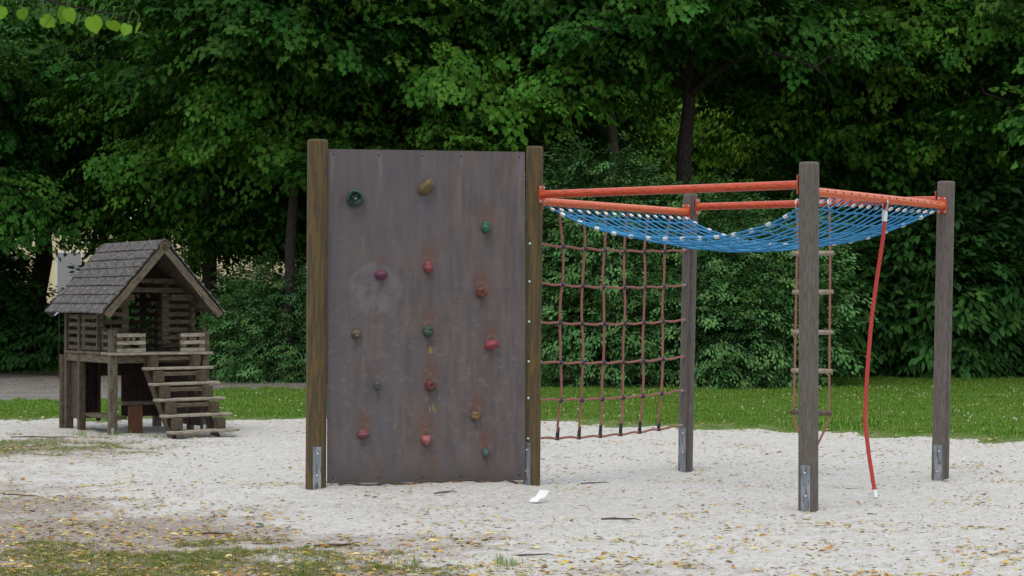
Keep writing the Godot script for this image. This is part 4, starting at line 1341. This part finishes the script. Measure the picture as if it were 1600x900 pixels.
	for i in 5000:
		var d := rng.randf_range(35.0, 46.5)
		var x := rng.randf_range(-12.0, 12.0)
		if zone(x, d) == 1 and x > 0.5: continue
		var s := rng.randf_range(0.05, 0.1)
		trs.append(Transform3D(Basis(Vector3.UP, rng.randf() * TAU) * Basis(Vector3.RIGHT, rng.randf_range(-0.5, 0.5)) * s, Vector3(x, ground_y(x, d) + 0.012, -d)))
		cols.append(Color(0.42, 0.27, 0.09).lerp(Color(0.25, 0.15, 0.06), rng.randf()) * rng.randf_range(0.7, 1.2))
	o = multi(self, "wood_litter", mesh, M.litter, trs, cols)
	tag(o, "brown leaf litter along the path under the trees", "leaves", "", "stuff")
	# crumbs of bark, bits of twig and pebbles in the sand
	var cm := MB.new()
	cm.ball(Vector3.ZERO, Vector3(1.0, 0.35, 0.45), 3, 5)
	trs = []
	cols = []
	for i in 34000:
		var d := lerpf(10.6, 27.0, pow(rng.randf(), 1.2))
		var half := d * 0.28 + 0.5
		var x := rng.randf_range(-half, half)
		if zone(x, d) != 0: continue
		if rng.randf() > 0.55 + 0.8 * n_edge.get_noise_2d(x * 1.1 + 5.0, d * 1.1): continue
		var s := 0.0025 + 0.0095 * pow(rng.randf(), 2.6)
		var stretch := 1.0 + 3.0 * pow(rng.randf(), 3.0)
		trs.append(Transform3D(Basis(Vector3.UP, rng.randf() * TAU) * Basis.from_scale(Vector3(s * stretch, s, s)), Vector3(x, sand_y(x, d) + 0.001, -d)))
		cols.append(Color(0.11, 0.09, 0.07).lerp(Color(0.3, 0.27, 0.23), rng.randf()))
	o = multi(self, "bark_crumbs", cm.mesh(), M.crumb, trs, cols)
	tag(o, "dark crumbs of bark and twig scattered in the sand", "debris", "", "stuff")
	# clover heads in the lawn
	var cl := MB.new()
	cl.ball(Vector3(0, 1.0, 0), Vector3(0.32, 0.28, 0.32), 4, 6)
	cl.tube([Vector3.ZERO, Vector3(0, 0.8, 0)], 0.04, 3, false)
	trs = []
	cols = []
	for i in 2600:
		var d := rng.randf_range(22.0, 36.0)
		var x := rng.randf_range(-7.0, 9.5)
		if zone(x, d) != 1 or rng.randf() > 0.1 + n_edge.get_noise_2d(x * 0.9, d * 0.9) * 1.5 + 0.15 * x / 5.0: continue
		var s := rng.randf_range(0.04, 0.065)
		trs.append(Transform3D(Basis.from_scale(Vector3(s * 0.7, s * 1.15, s * 0.7) * 0.9), Vector3(x, ground_y(x, d), -d)))
		cols.append(Color(0.45, 0.44, 0.28) * rng.randf_range(0.6, 1.1))
	o = multi(self, "clover_heads", cl.mesh(), M.crumb, trs, cols)
	tag(o, "pale clover and dry seed heads dotted over the lawn", "flowers", "", "stuff")

func woods() -> void:
	var sp1 := spray(MAPLE, 0.145, 28, 0.44, 1.0, 11)
	var sp2 := spray(MAPLE, 0.135, 32, 0.48, 1.2, 12)
	var sp3 := spray(OVATE, 0.16, 30, 0.36, 0.8, 13)
	var sp4 := spray(OVATE, 0.26, 22, 0.34, 0.9, 14)
	var sp5 := spray(OVATE, 0.17, 30, 0.42, 1.3, 15)
	var G := Color(0.035, 0.116, 0.019)
	var Y := Color(0.07, 0.17, 0.018)
	# trees of the front rank
	tree("dark maple with a thick trunk at the left edge of the picture", {x = -11.2, d = 46.0, r = 0.27, h = 9.0, low = 4.6, spread = 3.4, n = 2945, col = G, mesh = sp1, lean = Vector2(0.35, 0.0)})
	tree("broad maple whose trunk stands right of the playhouse roof", {x = -6.65, d = 43.0, r = 0.2, h = 9.2, low = 2.9, spread = 3.6, n = 3100, col = G.lerp(Y, 0.25), mesh = sp2, lean = Vector2(0.1, 0.0)})
	tree("slender maple trunk rising just left of the climbing wall", {x = -4.5, d = 38.6, r = 0.13, h = 9.2, low = 6.3, spread = 3.0, n = 2945, col = G, mesh = sp1, lean = Vector2(0.45, 0.0)})
	tree("full maple whose low boughs hang above the climbing wall", {x = -2.1, d = 40.0, r = 0.2, h = 9.0, low = 4.3, spread = 4.2, n = 3410, col = G.lerp(Y, 0.35), mesh = sp2, face = true})
	tree("maple behind the right half of the climbing wall", {x = -0.5, d = 42.5, r = 0.2, h = 9.2, low = 4.3, spread = 3.0, n = 3100, col = G, mesh = sp1, face = true})
	tree("maple with a pale brown trunk right of the climbing wall's top", {x = 1.98, d = 38.9, r = 0.16, h = 9.2, low = 6.7, spread = 3.0, n = 2108, col = G, mesh = sp2, bark = M.bark_pale})
	tree("stout dark trunked maple behind the blue net", {x = 3.47, d = 38.6, r = 0.235, h = 9.2, low = 6.6, spread = 3.6, n = 2480, col = G, mesh = sp1})
	tree("maple with boughs reaching over the middle of the climbing frame", {x = 7.6, d = 42.0, r = 0.16, h = 9.0, low = 4.6, spread = 2.9, n = 2325, col = G.lerp(Y, 0.5), mesh = sp2, face = true})
	tree("large forked maple behind the rightmost grey post", {x = 9.0, d = 42.6, r = 0.24, h = 9.2, low = 6.4, spread = 3.7, n = 2108, col = G, mesh = sp1})
	tree("leaning dark maple near the right edge of the picture", {x = 10.1, d = 42.5, r = 0.17, h = 9.2, low = 6.0, spread = 4.2, n = 2108, col = G.lerp(Y, 0.4), mesh = sp2, lean = Vector2(-0.8, 0.0)})
	tree("maple standing beyond the right edge of the picture", {x = 12.6, d = 39.0, r = 0.22, h = 9.0, low = 3.2, spread = 4.4, n = 2790, col = G, mesh = sp1})
	tree("maple standing beyond the left edge of the picture", {x = -13.2, d = 41.5, r = 0.22, h = 9.0, low = 3.0, spread = 2.8, n = 2790, col = G, mesh = sp2})
	tree("maple in the row far beyond the left edge", {x = -17.0, d = 42.0, r = 0.22, h = 9.0, low = 2.8, spread = 3.4, n = 1500, col = G, mesh = sp1})
	tree("outermost maple of the row beyond the left edge", {x = -21.0, d = 43.0, r = 0.22, h = 9.0, low = 2.8, spread = 3.6, n = 1500, col = G, mesh = sp2})
	tree("outermost maple of the row beyond the right edge", {x = 17.0, d = 41.0, r = 0.22, h = 9.0, low = 2.8, spread = 3.6, n = 1500, col = G, mesh = sp1})
	# second rank, deeper in the wood
	var second := [
		[-13.6, 51.0, 4.2, "linden in the second rank behind the left edge"],
		[-8.2, 50.0, 4.5, "thin linden leaning behind the playhouse roof"],
		[-5.6, 52.0, 3.6, "linden deep in the wood behind the left bush"],
		[-3.2, 50.0, 3.4, "linden hidden behind the left half of the climbing wall"],
		[-0.4, 51.0, 3.4, "linden hidden behind the right half of the climbing wall"],
		[3.4, 54.5, 2.6, "linden seen between the two trunks right of the wall"],
		[5.6, 55.5, 2.6, "linden filling the gap above the middle of the blue net"],
		[7.9, 51.0, 2.5, "linden deep in the wood behind the rope ladder"],
		[10.8, 53.0, 2.5, "linden deep in the wood behind the red rope"],
		[12.8, 50.0, 2.5, "linden in the second rank at the right edge"],
	]
	for s in second:
		if s[0] > -5.0: s[1] += 0.5
		tree(s[3], {name = "linden_tree", x = s[0], d = s[1], r = 0.17, h = 9.5, low = s[2], spread = 4.0 if s[0] > -5.0 else 2.8, n = (2500 if s[0] < 5.0 else 1900) if s[0] > -5.0 else 1700, limbs = 15, col = Y if int(s[0] * 10.0) % 3 != 0 else G, mesh = sp5, size = 1.15, group = "trees deeper in the wood"})
	# shrubs
	shrub("broad_shrub", "large pale green shrub behind the rope climbing net", Vector3(2.9, 0.0, -36.6), {n = 4600, size = 0.62, mesh = sp3, col = Color(0.12, 0.265, 0.09), lobes = [[-1.2, 1.6, 0.1, 1.5, 1.9, 1.3], [-1.3, 3.25, -0.1, 1.2, 1.35, 1.0], [0.6, 1.3, 0.3, 1.6, 1.5, 1.3], [1.9, 1.4, 0.0, 1.4, 1.6, 1.3], [0.5, 2.7, -0.4, 1.3, 1.2, 1.1], [2.3, 2.5, -0.5, 0.9, 1.0, 0.9]]})
	shrub("round_shrub", "rounded small leaved shrub between the playhouse and the climbing wall", Vector3(-4.5, 0.0, -39.4), {n = 3600, size = 0.5, mesh = sp3, col = Color(0.12, 0.265, 0.09), lobes = [[0.0, 1.1, 0.0, 1.35, 1.35, 1.2], [1.3, 1.2, -0.1, 1.2, 1.35, 1.1], [-0.7, 0.8, 0.2, 0.9, 1.0, 0.9], [2.3, 0.9, 0.3, 1.0, 1.1, 0.9]]})
	shrub("dark_shrub", "dark shrub in deep shade at the left edge behind the playhouse", Vector3(-11.0, 0.0, -45.6), {n = 2200, size = 0.66, mesh = sp4, col = Color(0.07, 0.19, 0.05), lobes = [[0.0, 0.75, 0.0, 1.5, 0.95, 1.0], [-1.9, 1.7, 0.0, 1.4, 1.8, 1.0], [1.5, 0.6, -0.2, 1.0, 0.7, 0.8]]})
	shrub("dark_shrub", "dark low shrub behind the playhouse's right eave", Vector3(-7.1, 0.0, -43.8), {n = 1500, size = 0.62, mesh = sp4, col = Color(0.07, 0.19, 0.05), lobes = [[0.0, 1.0, 0.0, 1.4, 1.3, 0.9], [1.4, 0.9, 0.0, 1.1, 1.15, 0.9], [-1.5, 1.3, -0.2, 1.0, 1.35, 0.9]]})
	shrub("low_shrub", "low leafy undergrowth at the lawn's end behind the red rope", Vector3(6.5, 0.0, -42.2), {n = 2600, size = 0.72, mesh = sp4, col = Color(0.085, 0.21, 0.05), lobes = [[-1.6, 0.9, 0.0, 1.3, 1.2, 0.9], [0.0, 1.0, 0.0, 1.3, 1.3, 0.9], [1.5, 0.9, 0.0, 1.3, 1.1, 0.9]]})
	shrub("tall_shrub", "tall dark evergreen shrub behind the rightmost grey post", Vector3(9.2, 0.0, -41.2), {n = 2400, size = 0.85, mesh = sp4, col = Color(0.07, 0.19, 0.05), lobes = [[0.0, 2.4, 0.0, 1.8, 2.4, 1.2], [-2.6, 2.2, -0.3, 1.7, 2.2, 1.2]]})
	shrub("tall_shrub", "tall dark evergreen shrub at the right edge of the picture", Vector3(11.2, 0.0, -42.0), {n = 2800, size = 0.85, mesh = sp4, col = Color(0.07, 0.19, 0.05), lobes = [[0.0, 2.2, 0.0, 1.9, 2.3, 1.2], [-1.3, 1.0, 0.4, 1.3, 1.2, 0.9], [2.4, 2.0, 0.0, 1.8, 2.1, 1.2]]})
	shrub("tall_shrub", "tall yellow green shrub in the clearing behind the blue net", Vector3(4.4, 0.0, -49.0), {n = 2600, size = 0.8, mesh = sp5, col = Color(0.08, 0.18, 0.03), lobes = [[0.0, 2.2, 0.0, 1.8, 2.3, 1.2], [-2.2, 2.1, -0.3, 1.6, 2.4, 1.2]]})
	# the wood goes on
	var trs := []
	var cols := []
	for i in 5600:
		var x := rng.randf_range(-34.0, 30.0)
		var d := rng.randf_range(64.0, 78.0)
		if x < -4.6: d = rng.randf_range(72.0, 80.0)
		var y := 0.2 + (6.6 + 1.6 * sin(x * 0.9)) * pow(rng.randf(), 0.9)
		trs.append(Transform3D(Basis(Vector3.UP, rng.randf() * TAU) * Basis(Vector3.RIGHT, rng.randf_range(-0.3, 0.6)) * rng.randf_range(1.4, 2.6), Vector3(x, y, -d)))
		cols.append(G * rng.randf_range(0.7, 1.3))
	var o := multi(self, "distant_wood", sp2, M.maple, trs, cols)
	tag(o, "dense green wood far behind the front trees", "wood", "", "stuff")
	# the linden beside the camera, one bough of which hangs into the upper left corner
	var t := tree("linden beside the viewpoint with bright leaves hanging into the upper left corner", {name = "linden_tree", x = -6.2, d = 3.0, r = 0.22, h = 10.0, low = 4.6, spread = 3.4, n = 420, limbs = 11, col = Color(0.08, 0.17, 0.03), mesh = sp5, leaf = M.linden, group = "linden at the viewpoint"})
	var o0 := Vector3(-6.2, 0, -3.0)
	var bm := MB.new()
	var path := [Vector3(-6.1, 3.3, -3.1), Vector3(-4.3, 3.5, -4.6), Vector3(-2.7, 3.12, -5.9), Vector3(-1.9, 2.78, -6.4), Vector3(-1.55, 2.67, -6.56), Vector3(-1.25, 2.605, -6.56)]
	for i in path.size(): path[i] = (path[i] as Vector3) - o0
	bm.tube(path, [0.06, 0.04, 0.015, 0.005, 0.0035, 0.002], 6, false)
	put(t, "limb", bm.mesh(), M.bark)
	# leaves on that bough: across, up and away from its tip, size, turn about the stalk, yaw, tone
	var lv := [[-1.70, 2.635, -6.5, 0.06, -0.3, 0.1, 0.9], [-1.625, 2.62, -6.45, 0.055, 0.5, 0.5, 0.8], [-1.565, 2.6, -6.5, 0.062, 0.75, -0.3, 1.05], [-1.53, 2.59, -6.45, 0.05, 0.45, 1.15, 0.8], [-1.49, 2.635, -6.52, 0.07, -0.25, 0.7, 0.6], [-1.475, 2.625, -6.48, 0.062, 0.15, -0.3, 1.0], [-1.40, 2.602, -6.5, 0.072, 0.25, 0.15, 0.95], [-1.335, 2.588, -6.5, 0.064, 0.05, -0.2, 1.0], [-1.285, 2.578, -6.52, 0.05, -0.3, 0.35, 1.05], [-1.245, 2.57, -6.48, 0.052, 0.95, 0.9, 1.0], [-1.80, 2.66, -6.6, 0.06, 0.1, 0.2, 0.9]]
	for q in lv:
		var m := MB.new()
		var b := Basis(Vector3.UP, q[5]) * Basis(Vector3.BACK, q[4]) * Basis(Vector3.RIGHT, 1.95 + 0.4 * sin(q[0] * 60.0))
		leaf(m, Transform3D(b * q[3] * 0.8, Vector3.ZERO), LINDEN, Color(0.19, 0.36, 0.045) * q[6], 0.1)
		m.col = Color(0.14, 0.2, 0.05)
		m.tube([Vector3(0, 0, 0), Vector3(0.006, 0.03, -0.01), Vector3(0.004 - 0.02 * q[4], 0.05, -0.025)], [0.0011, 0.0012, 0.0016], 5, false)
		put(t, "leaf", m.mesh(), M.linden, Transform3D(Basis.IDENTITY, Vector3(q[0], q[1] + 0.01, q[2]) - o0))

# ---------------------------------------------------------------- the scene
func _ready() -> void:
	var cam := Camera3D.new()
	cam.name = "camera"
	cam.fov = 16.78
	cam.near = 0.1
	cam.far = 900.0
	cam.position = Vector3(0, 1.6, 0)
	cam.rotation_degrees = Vector3(0.469, 0, 0)
	cam.current = true
	var lens := CameraAttributesPhysical.new()   # an 81 mm lens at f/13, focused on the climbing wall
	lens.frustum_focal_length = 81.36
	lens.frustum_focus_distance = 16.4
	lens.frustum_near = 0.1
	lens.frustum_far = 900.0
	lens.exposure_aperture = 13.0
	cam.attributes = lens
	cam.fov = 16.78
	add_child(cam)
	var env := Environment.new()
	env.background_mode = Environment.BG_SKY
	var sk := ProceduralSkyMaterial.new()   # an even overcast
	sk.sky_top_color = Color(0.93, 0.96, 1.0)
	sk.sky_horizon_color = Color(0.9, 0.93, 0.96)
	sk.sky_curve = 0.2
	sk.ground_bottom_color = Color(0.12, 0.12, 0.1)
	sk.ground_horizon_color = Color(0.35, 0.36, 0.34)
	sk.sky_energy_multiplier = 1.0
	var sky := Sky.new()
	sky.sky_material = sk
	env.sky = sky
	env.tonemap_mode = Environment.TONE_MAPPER_LINEAR
	env.tonemap_exposure = 1.3
	env.sdfgi_enabled = true
	env.ssao_enabled = true
	env.ssil_enabled = true
	var we := WorldEnvironment.new()
	we.name = "environment"
	we.environment = env
	add_child(we)
	var sun := DirectionalLight3D.new()
	sun.name = "sun"
	sun.light_energy = 0.4
	sun.light_angular_distance = 25.0
	sun.light_color = Color(1.0, 0.98, 0.94)
	sun.shadow_enabled = true
	sun.rotation_degrees = Vector3(-62, -25, 0)
	add_child(sun)

	rng.seed = 20240611
	n_low = noise(0.35, 1, 3)
	n_mid = noise(1.3, 2, 3)
	n_fine = noise(5.0, 3, 3)
	n_edge = noise(0.9, 4, 3)
	materials()
	make_dents()
	build_ground()
	woods()
	house()
	climbing_wall()
	climbing_frame()
	rope_grid()
	blue_net()
	rope_ladder()
	hanging_rope()
	playhouse()
	small_things()
	scatter()
